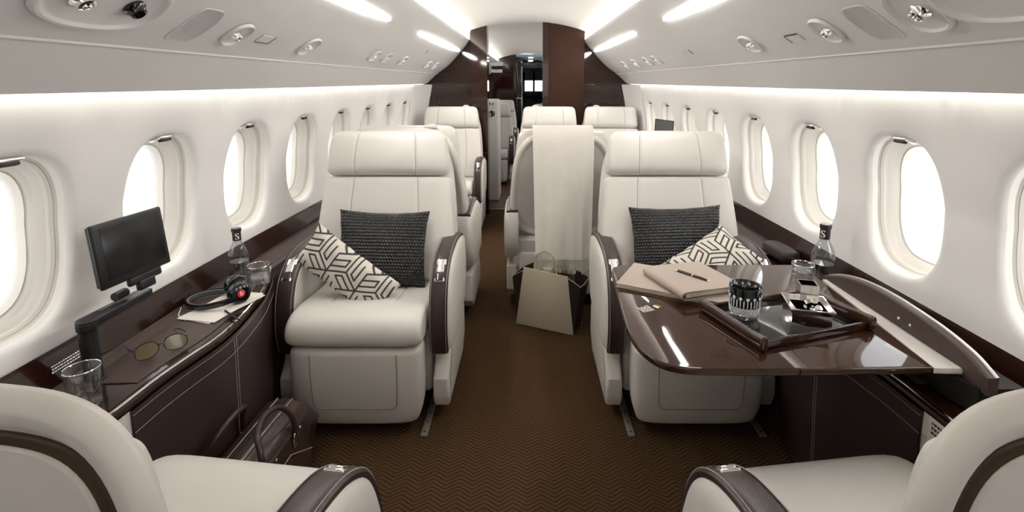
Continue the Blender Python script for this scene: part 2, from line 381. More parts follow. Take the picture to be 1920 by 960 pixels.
# window walls: one cell of wall around every window
PITCH = .475; HW, HH, ZC = .150, .209, .922
def sup(a, hw, hh, n=2.7):
    c, s = math.cos(a), math.sin(a); r = (abs(c/hw)**n+abs(s/hh)**n)**(-1/n); return r*c, r*s
def rect(a, hw, z0, z1):
    c, s = math.cos(a), math.sin(a); t = 1e9
    if abs(c) > 1e-9: t = min(t, hw/abs(c))
    if s > 1e-9: t = min(t, z1/s)
    if s < -1e-9: t = min(t, z0/s)
    return t*c, t*s
wi = 0
for side, nm, yc0 in ((-1, 'wall_left', 1.545-.475*4), (1, 'wall_right', 1.498-.475*4)):
    mb = MB(); k = 0
    while True:
        Yc = yc0+k*PITCH; k += 1
        if Yc > 10: break
        skip = Yc-HW < YB+.08 and Yc+HW > YB-.0
        ang = sorted(set([2*PI*i/72 for i in range(72)]+[math.atan2(b, a) % (2*PI) for a in (-PITCH/2, PITCH/2) for b in (.62-ZC, 1.36-ZC)]))
        n = len(ang); rings = []
        for q in range(7):
            ring = []
            for a in ang:
                hx, hz = sup(a, HW, HH); rx, rz = rect(a, PITCH/2, .62-ZC, 1.36-ZC); L = math.hypot(hx, hz); LR = math.hypot(rx, rz)
                # distances outwards from the opening edge
                d = [LR-L, (LR-L)*.6, min(.07, (LR-L)*.4), .022, .012, .004, 0][q]
                o = [0, 0, 0, 0, .002, .008, .018][q]
                y = Yc+hx*(1+d/L) if q else Yc+rx; z = ZC+hz*(1+d/L) if q else ZC+rz
                ring.append(wp(side, y, z, o))
            rings += ring
        fs = [(q*n+j, q*n+(j+1) % n, (q+1)*n+(j+1) % n, (q+1)*n+j) for q in range(6) for j in range(n)]
        mb.add((rings, fs))
        if skip:
            continue
        wi += 1
        if Yc < -.6: pass
        f = MB()
        prof = [(1, .018, 0), (.995, .034, 0), (.975, .040, 0), (.968, .041, 1), (.962, .052, 1), (.968, .053, 0), (.955, .060, 0), (.90, .078, 0), (.865, .090, 0), (.860, .094, 1), (.845, .095, 0), (.825, .112, 0), (.82, .122, 0)]
        vs = []
        for s, o, _ in prof:
            for a in ang:
                hx, hz = sup(a, HW*s, HH*s, 2.7 if s > .95 else 2.9); vs.append(wp(side, Yc+hx, ZC+hz, o))
        for i in range(len(prof)-1):
            f.add((vs, [(i*n+j, i*n+(j+1) % n, (i+1)*n+(j+1) % n, (i+1)*n+j) for j in range(n)]), prof[i+1][2])
        # outer skin blocks light leaking round the reveal
        wob = tag(f.build('window_%d' % wi, [M['reveal'], M['reveal2']], sharp=50), kind='structure')
        g = MB(); g.add(([wp(side, Yc+sup(a, HW*.83, HH*.83, 2.9)[0], ZC+sup(a, HW*.83, HH*.83, 2.9)[1], .117) for a in ang], [tuple(range(n))])); g.build('glass_pane', M['pane'], wob)
        g = MB(); px, py_, pz = wp(side, Yc, ZC+HH*.955, .022)
        g.add(rbox((0, 0, 0), (.040, .062, .010), .004), 0); g.add(rbox((-side*.006, 0, -.007), (.014, .044, .010), .003), 1)
        g.build('shade_handle', [M['chrome'], M['black']], wob, loc=(px, py_, pz), rot=(0, side*.35, 0))
        if Yc < 10:
            area('daylight_portal', (side*(wx(ZC)*tx(Yc)+.14), Yc, ZC), (0, side*PI/2, 0), .42, .32, 0, portal=True)
    # plain wall past the window cells
    ys = [Y0-.3, yc0-PITCH/2]; zs = [.62, .71, .8, .95, 1.13, 1.27, 1.36]
    mb.add(([wp(side, Y, z) for Y in ys for z in zs], [(j, j+1, j+1+len(zs), j+len(zs)) for j in range(len(zs)-1)]))
    ye = yc0+(k-1)*PITCH-PITCH/2; ys = [ye, 12.6]
    mb.add(([wp(side, Y, z) for Y in ys for z in zs], [(j, j+1, j+1+len(zs), j+len(zs)) for j in range(len(zs)-1)]))
    struct(nm, mb, M['wall'])
    # back of the wall above and behind the overhead panel
    # dado: wood backsplash, leather shelf, wood nosing, lower side wall
    mb = MB(); prof = [(1.137, .66, 0), (1.128, .664, 0), (1.124, .655, 0), (1.098, .590, 0), (1.094, .582, 1), (1.02, .578, 1), (1.005, .578, 0), (.995, .574, 0), (.990, .560, 0), (.985, .545, 1), (.965, .10, 1), (.96, 0, 1)]
    ys = [Y0-.1]+list(np.arange(-1, 2.6, .5))+[2.72, 2.74]+list(np.arange(3, YB, .5))+[YB+.02]
    vs = [(side*(x if Y < 2.73 else max(x, 1.085+(x-.96)*.3))*tx(Y), Y, z) for Y in ys for x, z, _ in prof]; m = len(prof)
    for j in range(m-1): mb.add((vs, [(i*m+j, i*m+j+1, (i+1)*m+j+1, (i+1)*m+j) for i in range(len(ys)-1)]), prof[j+1][2])
    struct('trim_4' if side < 0 else 'trim_5', mb, [M['wood'], M['brown_mat']])
    mb = MB(); ys = [YB+.1, 12.6]; pr2 = [(1.137, .66), (.98, .62), (.96, 0)]
    mb.add(([(side*x*tx(Y), Y, z) for Y in ys for x, z in pr2], [(0, 1, 4, 3), (1, 2, 5, 4)])); struct('baseboard_left' if side < 0 else 'baseboard_right', mb, M['wall'])
mb = MB(); mb.add(([(-1.2, Y0, 0), (1.2, Y0, 0), (1.2, Y0, 2), (-1.2, Y0, 2)], [(0, 1, 2, 3)])); struct('wall_back', mb, M['wall'])

# section outline used by the bulkheads: height of the lining over x
def topz(x, Y):
    x = abs(x); t = tw(Y); P = [((1-t)*a[0]+t*b[0], (1-t)*a[1]+t*b[1]) for a, b in zip(NEAR, FAR)]
    if x <= P[5][0]: return 1.725+.135*(max(0, 1-(x/.635)**2))**.8 + .004
    xs = [p[0] for p in P[::-1]]; zs = [p[1] for p in P[::-1]]
    return float(np.interp(x, xs, zs))+.004
def plate(x0, x1, y0, y1, Y, z0=0, n=24, zmax=9):
    xs = sorted(set([x0+(x1-x0)*i/n for i in range(n+1)]+[q for q in (.552, -.552) if x0 < q < x1]))
    poly = [(x, min(zmax, topz(x, Y))) for x in xs]+[(x1, z0), (x0, z0)]
    return prism(poly, y0, y1, 'Y')
# main bulkhead with the open doorway
mb = MB(); mb.add(plate(-.972, -.50, YB, YB+.09, YB)); mb.add(prism([(-1.075, 1.285), (-.96, 1.285), (-.96, 0), (-1.075, 0)], YB, YB+.09, 'Y'))
mb.add(plate(.16, .972, YB, YB+.09, YB)); mb.add(prism([(.96, 1.285), (1.075, 1.285), (1.075, 0), (.96, 0)], YB, YB+.09, 'Y'))
mb.add(rbox((-.77, YB-.004, 1.268), (.53, .012, .006), .002)); mb.add(rbox((.77, YB-.004, 1.268), (.50, .012, .006), .002))
struct('wall_front', mb, M['woodz'])
mb = MB(); mb.add(plate(-.53, -.385, YB-.07, YB+.12, YB)); mb.add(plate(-.40, -.377, YB-.075, YB+.14, YB)); struct('trim_6', mb, M['woodz'])
mb = MB(); mb.add(plate(.150, .205, YB-.05, YB+.12, YB), 0); mb.add(plate(.205, .548, YB-.04, YB-.002, YB), 1); door = struct('door_1', mb, [M['woodz'], M['woodp']])
g = MB(); g.add(rbox((0, 0, 0), (.012, .012, .07), .004)); g.build('door_handle', M['chrome'], door, loc=(.186, YB-.052, .98))
for side in (-1, 1):        # curved white closing panels where the window wall meets the bulkhead
    D = [(side*(wx(z)*tx(YB)), z) for z in (.62, .8, .95, 1.13, 1.275)]
    mb = MB(); cols = []
    for u, (dy) in enumerate((-.42, -.30, -.2, -.12, -.06, 0)):
        inn = [0.004, .012, .03, .052, .075, .10][u]
        cols += [(side*(wx(z)*tx(YB+dy)-inn*.8), YB+dy, z) for z in (.58, .71, .8, .95, 1.13, 1.272)]
    n = 6; mb.add((cols, [(i*n+j, i*n+j+1, (i+1)*n+j+1, (i+1)*n+j) for i in range(5) for j in range(5)]))
    struct('trim_7' if side < 0 else 'trim_8', mb, M['wall'])
# forward end of the second cabin and the flight deck beyond it
mb = MB(); mb.add(plate(-.93, -.22, YE, YE+.1, YE)); mb.add(prism([(-1.1, 1.3), (-.9, 1.3), (-.9, 0), (-1.1, 0)], YE, YE+.1, 'Y')); mb.add(plate(.35, .93, YE, YE+.1, YE))
struct('trim_9', mb, M['woodz'])
mb = MB(); mb.add(rbox((-.16, YE+.05, .85), (.11, .22, 1.75), .02), 0); mb.add(rbox((-.10, YE-.06, .8), (.012, .012, 1.6), .004), 1); mb.add(rbox((-.16, YE-.06, .98), (.10, .01, .02), .004), 1)
struct('trim_10', mb, [M['blackg'], M['chrome']])
mb = MB()
mb.add(rbox((.1, 12.6, .5), (1.6, .1, 1.12), 0)); mb.add(rbox((.1, 12.6, 1.62), (1.6, .1, .56), 0)); mb.add(rbox((-.48, 12.6, 1.2), (.86, .1, .7), 0)); mb.add(rbox((.17, 12.6, 1.2), (.05, .1, .7), 0)); mb.add(rbox((.85, 12.6, 1.2), (.7, .1, .7), 0))
mb.add(prism([(-.3, 1.86), (.7, 1.86), (.7, 1.80), (-.3, 1.80)], YE+.1, 12.6, 'Y')); mb.add(rbox((.55, 11.5, .9), (.02, 2.3, 1.9), 0)); mb.add(rbox((-.4, 11.5, .9), (.02, 2.3, 1.9), 0))
struct('wall_cockpit', mb, M['doorframe'])
mb = MB(); mb.add(rbox((.08, 12.2, 1.0), (.86, .3, .18), .05), 0)
for i in range(5): mb.add(rbox((-.18+.14*i, 12.04, 1.02), (.09, .01, .10), .01), 1)
tag(mb.build('instrument_panel', [M['black'], M['screen']]), 'dark instrument panel under the cockpit windshield far beyond the doorway', 'instrument panel')
mb = MB()
for i in range(7): mb.add(rbox((-.06+.05*i, 11.0, 1.66), (.035, .02, .07), .004), 1)
mb.add(rbox((.1, 11.03, 1.66), (.5, .04, .12), .01), 0)
tag(mb.build('overhead_panel', [M['grey'], M['black']]), 'grey overhead switch panel at the cockpit entrance', 'switch panel')
for i, z in enumerate((1.80, 1.735)):
    mb = MB(); mb.add(rbox((.075, 10.6, z), (.09, .06, .018), .004)); tag(mb.build('ceiling_light', M['lampglow']), 'small square lit ceiling light before the cockpit, %s of two' % ('upper' if i == 0 else 'lower'), 'ceiling light', 'ceiling lights at the cockpit')
t = thing('video_screen', 'thin dark screen hanging from the left overhead panel beyond the doorway', 'screen', (-.47, 8.0, 1.52))
mb = MB(); mb.add(rbox((0, 0, 0), (.16, .02, .04), .005)); mb.build('display', M['black'], t); mb = MB(); mb.add(rbox((.0, 0, .05), (.20, .03, .05), .008)); mb.build('housing', M['bin'], t)
mb = MB(); mb.add(rbox((0, .01, -.05), (.17, .02, .05), .006)); mb.build('panel', M['wall'], t)

# ------------------------------------------------------------ overhead fittings
def lampshape(L, w, n=40):
    return [(L/2*math.copysign(abs(math.cos(a))**1.0, math.cos(a)), w/2*math.sin(a)) for a in [2*PI*i/n for i in range(n)]]
LS = {(-1, 0): 'nearest left', (-1, 1): 'second left', (1, 0): 'nearest right', (1, 1): 'second right'}
for side in (-1, 1):
    for i, (ya, yb) in enumerate(((1.30, 2.48), (3.08, 4.86))):
        mb = MB(); n = 24; vs = []
        for k in range(n+1):
            u = k/n; Y = ya+(yb-ya)*u; w = .017*(max(0, 1-(2*u-1)**2))**.5*1.4+.001
            T = binframe(side, Y, 3.04); 
            for q, h in ((-w, .0015), (-w*.5, .004), (w*.5, .004), (w, .0015)): vs.append(tuple(T @ Vector((0, q, h))))
        mb.add((vs, [(4*k+j, 4*k+j+1, 4*k+5+j, 4*k+4+j) for k in range(n) for j in range(3)]))
        tag(mb.build('ceiling_lamp', M['lampglow']), 'long pointed white lamp recessed in the overhead panel, %s of the four' % LS[(side, i)], 'ceiling lamp', 'recessed ceiling lamps')
def bezel(side, Y, s, L, w, label, nozzles=1, name='air_vent'):
    T = binframe(side, Y, s); t = thing(name, label, 'air vent' if name == 'air_vent' else 'reading light', (0, 0, 0), group='fittings in the overhead panels'); t.matrix_world = T
    mb = MB(); L *= 1.25; w *= 1.2; pr = [(1.0, .0003), (.985, .006), (.95, .0095), (.90, .0095), (.87, .007), (.84, .0030), (.78, .0012), (.0, .0010)]
    n = 40; vs = []
    for k, h in pr:
        for a in [2*PI*i/n for i in range(n)]:
            x, y = sup(a, L/2*k+1e-5, w/2*k+1e-5, 2.4); vs.append((x, y, h))
    mb.add((vs, [(i*n+j, i*n+(j+1) % n, (i+1)*n+(j+1) % n, (i+1)*n+j) for i in range(len(pr)-1) for j in range(n)])); mb.build('bezel', M['bin'], t)
    for q in range(nozzles):
        x = (q-(nozzles-1)/2)*L*.42-.1*L*(nozzles == 1); r = min(w*.12, .017)
        g = MB(); g.add(lathe([(r*1.3, .001), (r*1.3, .006), (r, .012), (r*.9, .020), (r*.6, .022), (r*.55, .016), (0, .016)], 24)); g.build('nozzle', M['chrome'] if q == 0 else M['blackg'], t, loc=(x, 0, 0))
    return t
bezel(-1, 1.02, 1.9, .24, .13, 'large rounded light fitting at the top left corner with two nozzles', 2, 'reading_light')
bezel(-1, 1.50, 1.72, .075, .085, 'round air vent between the left speaker grille and the small plate')
bezel(-1, 1.98, 1.72, .085, .085, 'left overhead air vent with bright chrome nozzle, beyond the small plate')
bezel(1, .90, 1.9, .24, .13, 'large rounded light fitting at the top right corner', 0, 'reading_light')
bezel(1, 1.10, 1.85, .105, .12, 'big round air vent between the right speaker grille and the corner fitting')
bezel(1, 1.44, 1.78, .075, .09, 'right overhead round vent just beyond the speaker grille')
bezel(1, 1.92, 1.78, .09, .08, 'right overhead vent with chrome nozzle beyond the blank plate')
for side, pts in ((-1, ((2.76, 'first'), (2.98, 'second'), (3.34, 'third'), (4.1, 'fourth'), (4.4, 'last'))), (1, ((3.22, 'first'), (3.44, 'second'), (3.78, 'third'), (4.14, 'fourth')))):
    for Y, w in pts: bezel(side, Y, 1.78, .09, .07, 'small far %s overhead vent, %s of its row from the camera' % ('left' if side < 0 else 'right', w))
for side, Y in ((-1, 1.315), (1, 1.262)):
    T = binframe(side, Y, 1.72); t = thing('speaker_grille', 'rounded speaker grille set in the %s overhead panel' % ('left' if side < 0 else 'right'), 'speaker grille', group='speaker grilles'); t.matrix_world = T
    mb = MB(); n = 40; pl = [sup(2*PI*i/n, .052, .066, 4.5) for i in range(n)]
    def onbin(v, Y=Y, side=side):
        F = binframe(side, Y, 1.72); dr = 1 if F.col[1].xyz.dot(binpt(side, Y, 1.8)-binpt(side, Y, 1.7)) > 0 else -1
        G = binframe(side, Y+v[0], 1.72+dr*v[1]/.158); return F.inverted() @ (G @ Vector((0, 0, v[2])))
    mb.add(([(x*1.05, y*1.035, .0004) for x, y in pl]+[(x*1.03, y*1.02, .002) for x, y in pl]+[(x, y, .002) for x, y in pl]+[(x*.97, y*.98, .0012) for x, y in pl],
            [(i*n+j, i*n+(j+1) % n, (i+1)*n+(j+1) % n, (i+1)*n+j) for i in range(3) for j in range(n)]+[tuple(3*n+j for j in range(n))])); mb.v = [tuple(onbin(v)) for v in mb.v]; mb.build('frame', M['bin'], t)
    mb = MB()
    for i in range(-13, 14):
        for j in range(-21, 22):
            x, y = i*.0038+(j % 2)*.0019, j*.0036
            if abs(x/.050)**4.5+abs(y/.064)**4.5 < 1: mb.add(([(x+.0010*math.cos(a), y+.0010*math.sin(a), .0016) for a in (0, PI/2, PI, 3*PI/2)], [(0, 1, 2, 3)]))
    mb.v = [tuple(onbin(v)) for v in mb.v]
    tag(mb.build('perforation', M['slot'], t, sharp=0), kind='stuff')
for side, Y, lb in ((-1, 1.66, 'left'), (1, 1.62, 'right')):
    T = binframe(side, Y, 1.72); mb = MB(); mb.add(rbox((0, 0, .002), (.075, .034, .004), .0008)); mb.add(rbox((.0385, 0, .001), (.0014, .035, .0085), 0), 1); mb.add(rbox((0, -.0175, .001), (.075, .0014, .0085), 0), 1)
    o = tag(mb.build('sign_plate', [M['bin'], M['slot']]), 'blank rectangular plate on the %s overhead panel beyond the vent' % lb, 'plate'); o.matrix_world = T
for side, Y, s, lb in ((-1, 3.74, 2.45, 'left'), (1, 2.6, 1.85, 'right')):
    T = binframe(side, Y, s); mb = MB(); mb.add(rbox((0, 0, .001), (.10, .03, .002), .0008)); mb.add(rbox((.05, 0, .001), (.0015, .031, .0025), 0), 1); mb.add(rbox((-.05, 0, .001), (.0015, .031, .0025), 0), 1)
    o = tag(mb.build('sign_plate', [M['bin'], M['slot']]), 'narrow far plate on the %s overhead panel near the small vents' % lb, 'plate'); o.matrix_world = T

# ------------------------------------------------------------ armchairs (local: sits at the origin facing -Y, footrest front at y = 0)
def seamline(pts, r=.0011): return tube(pts, r, 5)
def shell_mb(grooved):
    R_ = [.05, .3, .55, .68, .72, .735, .74, .745, .752, .758, .765, .772, .785, .80, .82, .84, .86, .88, .90, .92, .93, .945, .96, .972, .983, .991, .997, 1.0]
    NA = 120; vs = [(0, .5, 0)]; rr = []
    def shell_pt(u, v, rad):
        z = .745+.324*v; hw = float(np.interp(z, [.40, .5, .62, .74, .9, 1.0, 1.078], [.29, .303, .306, .298, .28, .262, .245]))
        yb = float(np.interp(z, [.42, .6, .86, 1.06], [.500, .555, .650, .688]))-.02
        if rad < .86 and not grooved: h = .050
        elif rad < .74: h = .050
        elif rad < .765: h = .050-.036*((rad-.74)/.025)**.7
        elif rad < .86: h = .014+.036*((rad-.765)/.095)**1.3
        elif rad < .93: h = .050+.009*math.sin(PI/2*(rad-.86)/.07)
        else: q = (rad-.93)/.07; h = .059*(max(0, 1-q*q))**.5
        return (u*hw, yb+h, z)
    vs = [shell_pt(0, 0, 0)]
    for r in R_:
        for k in range(NA):
            c, s_ = math.cos(2*PI*k/NA), math.sin(2*PI*k/NA); q = (abs(c)**4.6+abs(s_)**4.6)**(-1/4.6); vs.append(shell_pt(c*q*r, s_*q*r, r))
    fs = [(0, 1+k, 1+(k+1) % NA) for k in range(NA)]; ms = [0]*NA
    for i in range(len(R_)-1):
        for k in range(NA): fs.append((1+i*NA+k, 1+i*NA+(k+1) % NA, 1+(i+1)*NA+(k+1) % NA, 1+(i+1)*NA+k)); ms.append(1 if grooved and .748 < (R_[i]+R_[i+1])/2 < .80 else 0)  # channel floor faces get the painted shade colour
    fs.append(tuple(1+(len(R_)-1)*NA+k for k in range(NA))); ms.append(0)
    mb = MB(); mb.v = vs; mb.f = [list(q) for q in fs]; mb.m = ms
    return mb
def make_seat():
    t = thing('armchair', '', 'armchair')
    # footrest with an inset panel line
    mb = MB(); mb.add(slab([(.078, .045, .216, .060), (.071, .11, .234, .067), (.068, .22, .240, .070), (.070, .343, .240, .070)], n=5, rnd=.022, smooth=True))
    fr = mb.build('footrest', M['leather'], t)
    s = MB(); pts = []
    def fy(z): return float(np.interp(z, [.055, .12, .22, .343], [.013, .002, -.002, .0]))-.0006
    for x, z in [(-.155, .330), (-.155, .26), (-.153, .18)]: pts.append((x, fy(z), z))
    for k in range(6): a = PI+PI/2*k/5; pts.append((-.123+.028*math.cos(a), fy(.145+.028*math.sin(a)), .145+.028*math.sin(a)))
    for k in range(6): a = -PI/2+PI/2*k/5; pts.append((.123+.028*math.cos(a), fy(.145+.028*math.sin(a)), .145+.028*math.sin(a)))
    for x, z in [(.153, .18), (.155, .26), (.155, .330)]: pts.append((x, fy(z), z))
    s.add(seamline(pts, .0016)); s.build('seam', M['seam'], fr)
    # seat cushion
    vs = []; xs = sorted(set([-1, -.992, -.97, -.93, -.86, -.75, -.62, -.56, -.53, -.515, -.504, -.496, -.485, -.47, -.44, -.3, -.15, 0]+[1, .992, .97, .93, .86, .75, .62, .56, .53, .515, .504, .496, .485, .47, .44, .3, .15]))
    prof = [(.46, .350), (.30, .350), (.15, .350), (.05, .350), (.02, .352), (.004, .362), (-.004, .382), (-.002, .410), (.012, .437), (.038, .456), (.075, .466), (.13, .468), (.18, .464), (.24, .458), (.30, .452), (.36, .449), (.42, .448), (.46, .446)]
    prof = [tuple(p) for p in cr(prof, 3)]
    for k, (y, z) in enumerate(prof):
        for f in xs:
            e = (max(0, 1-abs(f)**9))**(1/3.0)
            cy_, cz = .23, .405
            yy_ = cy_+(y-cy_)*(.90+.10*e) if y < cy_ else y; zz = cz+(z-cz)*(.62+.38*e)
            if y > .16 and z > .43: zz -= .004*math.exp(-((abs(f)-.5)/.018)**2)
            vs.append((f*.244, yy_, zz))
    w = len(xs); fs = [(i*w+j, i*w+j+1, (i+1)*w+j+1, (i+1)*w+j) for i in range(len(prof)-1) for j in range(w-1)]
    fs.append([i*w for i in range(len(prof))]); fs.append([i*w+w-1 for i in range(len(prof))][::-1])
    ms = [1 if abs(abs(xs[j]+xs[j+1])/2-.5) < .003 and prof[i][0] > .15 and prof[i][1] > .43 else 0 for i in range(len(prof)-1) for j in range(w-1)]+[0, 0]
    mb = MB(); mb.add((vs, fs, ms)); mb.build('seat_cushion', [M['leather'], M['seam']], t, sharp=60)
    # backrest and headrest
    mb = MB(); mb.add(slab([(.440, .43, .285, .065), (.470, .50, .300, .068), (.500, .60, .303, .070), (.545, .74, .292, .070), (.585, .862, .278, .068)], n=5, rnd=.016, seam=.50, depth=.004, puff=.004, sw=.022)); mb.build('backrest', [M['leather'], M['seam']], t)
    mb = MB(); mb.add(slab([(.578, .872, .272, .072), (.592, .94, .268, .078), (.608, 1.01, .260, .068), (.624, 1.068, .247, .050)], n=5, rnd=.034, seam=.50, depth=.004, puff=.006, sw=.022)); mb.build('headrest', [M['leather'], M['seam']], t)
    # rear shell: bolster ring, deep channel, raised panel
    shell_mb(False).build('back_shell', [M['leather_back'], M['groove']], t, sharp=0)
    # armrests
    for sgn in (-1, 1):
        outl = [(.60, .592), (.50, .612), (.40, .618), (.30, .612), (.225, .593), (.165, .553), (.128, .490), (.110, .41), (.108, .34), (.122, .275)]
        D = [tuple(p) for p in cr(outl, 4)]
        body = D+[(.155, .268), (.40, .262), (.56, .30), (.63, .40), (.64, .52), (.62, .585)]
        # side panel with a gently bulging outer face
        vs = []; L = []
        cyc = (.36, .43)
        levels = [(.252, .985), (.258, 1.0), (.305, 1.0), (.322, .985), (.332, .93), (.338, .80), (.341, .55), (.342, .2)]
        for x, k in levels: vs += [(sgn*x, cyc[0]+(y-cyc[0])*k, cyc[1]+(z-cyc[1])*k) for y, z in body]
        n = len(body); fs = [(i*n+j, i*n+(j+1) % n, (i+1)*n+(j+1) % n, (i+1)*n+j) for i in range(len(levels)-1) for j in range(n)]
        fs.append(tuple(range(n))[::-1]); fs.append(tuple((len(levels)-1)*n+j for j in range(n)))
        mb = MB(); mb.add((vs, fs)); arm = mb.build('armrest', M['leather'], t, sharp=50)
        cap = cr(outl, 6); vs = []; nx = [(-.035, -.002), (-.035, .006), (-.031, .010), (-.012, .0125), (.012, .0125), (.029, .010), (.033, .006), (.033, -.002)]
        st = MB(); la = []; lb = []
        for i in range(len(cap)):
            a, b = cap[max(0, i-1)], cap[min(len(cap)-1, i+1)]; ty, tz = (b-a)/np.hypot(*(b-a)); ny, nz = (tz, -ty)
            if nz*0+(-1)*ny < 0 and False: ny, nz = -ny, -nz
            ny, nz = (tz, -ty) if (tz*(cap[i][0]-.36)+(-ty)*(cap[i][1]-.43)) > 0 else (-tz, ty)
            for dx, h in nx: vs.append((sgn*(.290+dx), cap[i][0]+ny*h, cap[i][1]+nz*h))
            la.append((sgn*.2605, cap[i][0]+ny*.0118, cap[i][1]+nz*.0118)); lb.append((sgn*.3175, cap[i][0]+ny*.0118, cap[i][1]+nz*.0118))
        m = len(nx); fs = [(i*m+j, i*m+(j+1) % m, (i+1)*m+(j+1) % m, (i+1)*m+j) for i in range(len(cap)-1) for j in range(m)]
        fs.append(tuple(range(m))[::-1]); fs.append(tuple((len(cap)-1)*m+j for j in range(m)))
        mb = MB(); mb.add((vs, fs)); mb.add(seamline(la, .0009), 1); mb.add(seamline(lb, .0009), 1)
        capo = mb.build('armrest_cap', [M['brown'], M['stitch']], t, sharp=40)
        # chrome control plate on the curve
        i0 = 27; a, b = cap[i0-3], cap[i0+5]; c = (a+b)/2; ty, tz = (b-a)/np.hypot(*(b-a)); ny, nz = (tz, -ty) if (tz*(c[0]-.36)+(-ty)*(c[1]-.43)) > 0 else (-tz, ty)
        T = basis((sgn*.290, c[0]+ny*.0115, c[1]+nz*.0115), (1, 0, 0), (0, ty, tz), (0, -tz if (-tz*ny+ty*nz) > 0 else tz, ty if (-tz*ny+ty*nz) > 0 else -ty))
        mb = MB(); mb.add(rbox((0, -.004, .001), (.038, .098, .008), .003), 0, T); mb.add(rbox((0, -.020, .006), (.027, .055, .006), .0025), 1, T); mb.add(rbox((0, .026, .0052), (.028, .034, .005), .002), 2, T)
        mb.build('recline_control', [M['chrome'], M['silver'], M['blackg']], t)
    # base: side shrouds, plinth, rails
    for sgn in (-1, 1):
        pl = [(.17, .262), (.145, .215), (.105, .17), (.10, .10), (.12, .055), (.52, .055), (.60, .12), (.60, .262)]
        mb = MB(); mb.add(prism([(y, z) for y, z in pl], sgn*.262, sgn*.325, 'X', r=.012, seg=3)); mb.add(seamline([(sgn*.3255, .135, .07), (sgn*.3262, .135, .17), (sgn*.3262, .19, .25)], .001), 1)
        mb.build('side_shroud', [M['leather_back'], M['seam']], t)
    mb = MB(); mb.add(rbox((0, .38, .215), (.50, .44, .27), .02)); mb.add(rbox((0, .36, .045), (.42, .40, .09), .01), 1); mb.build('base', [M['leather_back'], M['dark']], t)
    mb = MB(); mb.add(slab([(.50, .20, .28, .05), (.53, .30, .29, .05), (.545, .43, .30, .05)], n=5, rnd=.01)); mb.build('rear_cover', M['leather_back'], t)
    for sgn in (-1, 1):
        mb = MB(); mb.add(rbox((sgn*.242, .34, .004), (.026, .66, .008), .002), 0)
        for k in range(12): mb.add(lathe([(0, .0086), (.005, .0086)], 10), 1, T3((sgn*.242, .03+.055*k, 0)))
        mb.build('seat_track', [M['alum'], M['slot']], t)
    return t
def belt_guide(root, s, z=1.072, y=.655):
    mb = MB(); mb.add(rbox((0, 0, 0), (.062, .036, .016), .005)); mb.add(rbox((0, -.004, .008), (.036, .024, .010), .004)); mb.build('belt_guide', M['leather_back'], root, loc=(s*.135, y, z))
seat0 = make_seat()
SEATS = [
    (-.622, 1.680, 0, 1, 0, 'cream leather armchair left of the aisle holding the black pillow and the long patterned pillow'),
    (.628, 1.680, 0, 1, 0, 'cream leather armchair right of the aisle behind the dark folding table'),
    (-.595, 1.045, PI-.13, 1, 0, 'foreground cream armchair at the lower left corner seen from behind its backrest'),
    (.613, 1.045, PI+.13, 1, 0, 'foreground cream armchair at the lower right corner below the folding table'),
    (-.620, 3.200, PI, 1, -1, 'cream armchair standing back to back behind the left armchair with pillows'),
    (.195, 3.350, PI, .96, 1, 'cream armchair seen from behind with a pale blanket over its back'),
    (.772, 3.320, PI, .91, 1, 'cream armchair standing back to back behind the right armchair at the window'),
    (-.690, 4.120, 0, .93, 1, 'far left cream armchair facing the camera beside the dark doorway'),
    (.205, 4.120, 0, .93, -1, 'far cream armchair facing the camera just beyond the blanket, in front of the sliding door'),
    (.765, 4.120, 0, .91, -1, 'far right cream armchair facing the camera in the corner under the dark bulkhead'),
    (-.475, 6.300, 0, .95, 0, 'nearer cream armchair at the left side of the cabin beyond the doorway'),
    (-.450, 7.500, 0, .95, 0, 'farther cream armchair at the left side of the cabin beyond the doorway'),
    (.330, 7.150, PI, .95, 1, 'cream armchair beyond the doorway on the right whose back rises before the cockpit'),
]
GS = 'cream leather cabin armchairs'
seat_objs = [seat0]+[copy_tree(seat0) for _ in SEATS[1:]]
for o, (x, y, rz, sc, bg, lb) in zip(seat_objs, SEATS):
    o.location = (x, y, 0); o.rotation_euler = (0, 0, rz); o.scale = (sc, sc, 1.0 if y == 4.12 else sc)
    tag(o, lb, 'armchair', GS)
    if bg: belt_guide(o, bg)
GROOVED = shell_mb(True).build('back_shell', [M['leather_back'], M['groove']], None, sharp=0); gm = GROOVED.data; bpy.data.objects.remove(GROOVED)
# the foreground seats have their headrests pushed down; paired seats share the armrest between them
for o in seat_objs[2:4]:
    for c in children(o):
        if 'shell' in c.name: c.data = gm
        if c.name.split('.')[0] in ('backrest', 'headrest', 'back_shell'): c.matrix_local = Matrix.Translation((0, .47, .45)) @ Matrix.Rotation(math.radians(9), 4, 'X') @ Matrix.Diagonal((.88, .5, .775, 1) if 'shell' in c.name else (.72, .42, .65, 1)) @ Matrix.Translation((0, -.47, -.45))
        elif c.name.split('.')[0] in ('armrest', 'armrest_cap', 'recline_control'): c.scale = (1, 1, 1.03)
for o, sg in ((seat_objs[5], -1), (seat_objs[8], 1)):
    for c in children(o):
        if c.name.split('.')[0] in ('armrest', 'armrest_cap', 'recline_control', 'side_shroud') and c.data and sum(v.co.x for v in c.data.vertices)*sg > 0: bpy.data.objects.remove(c)

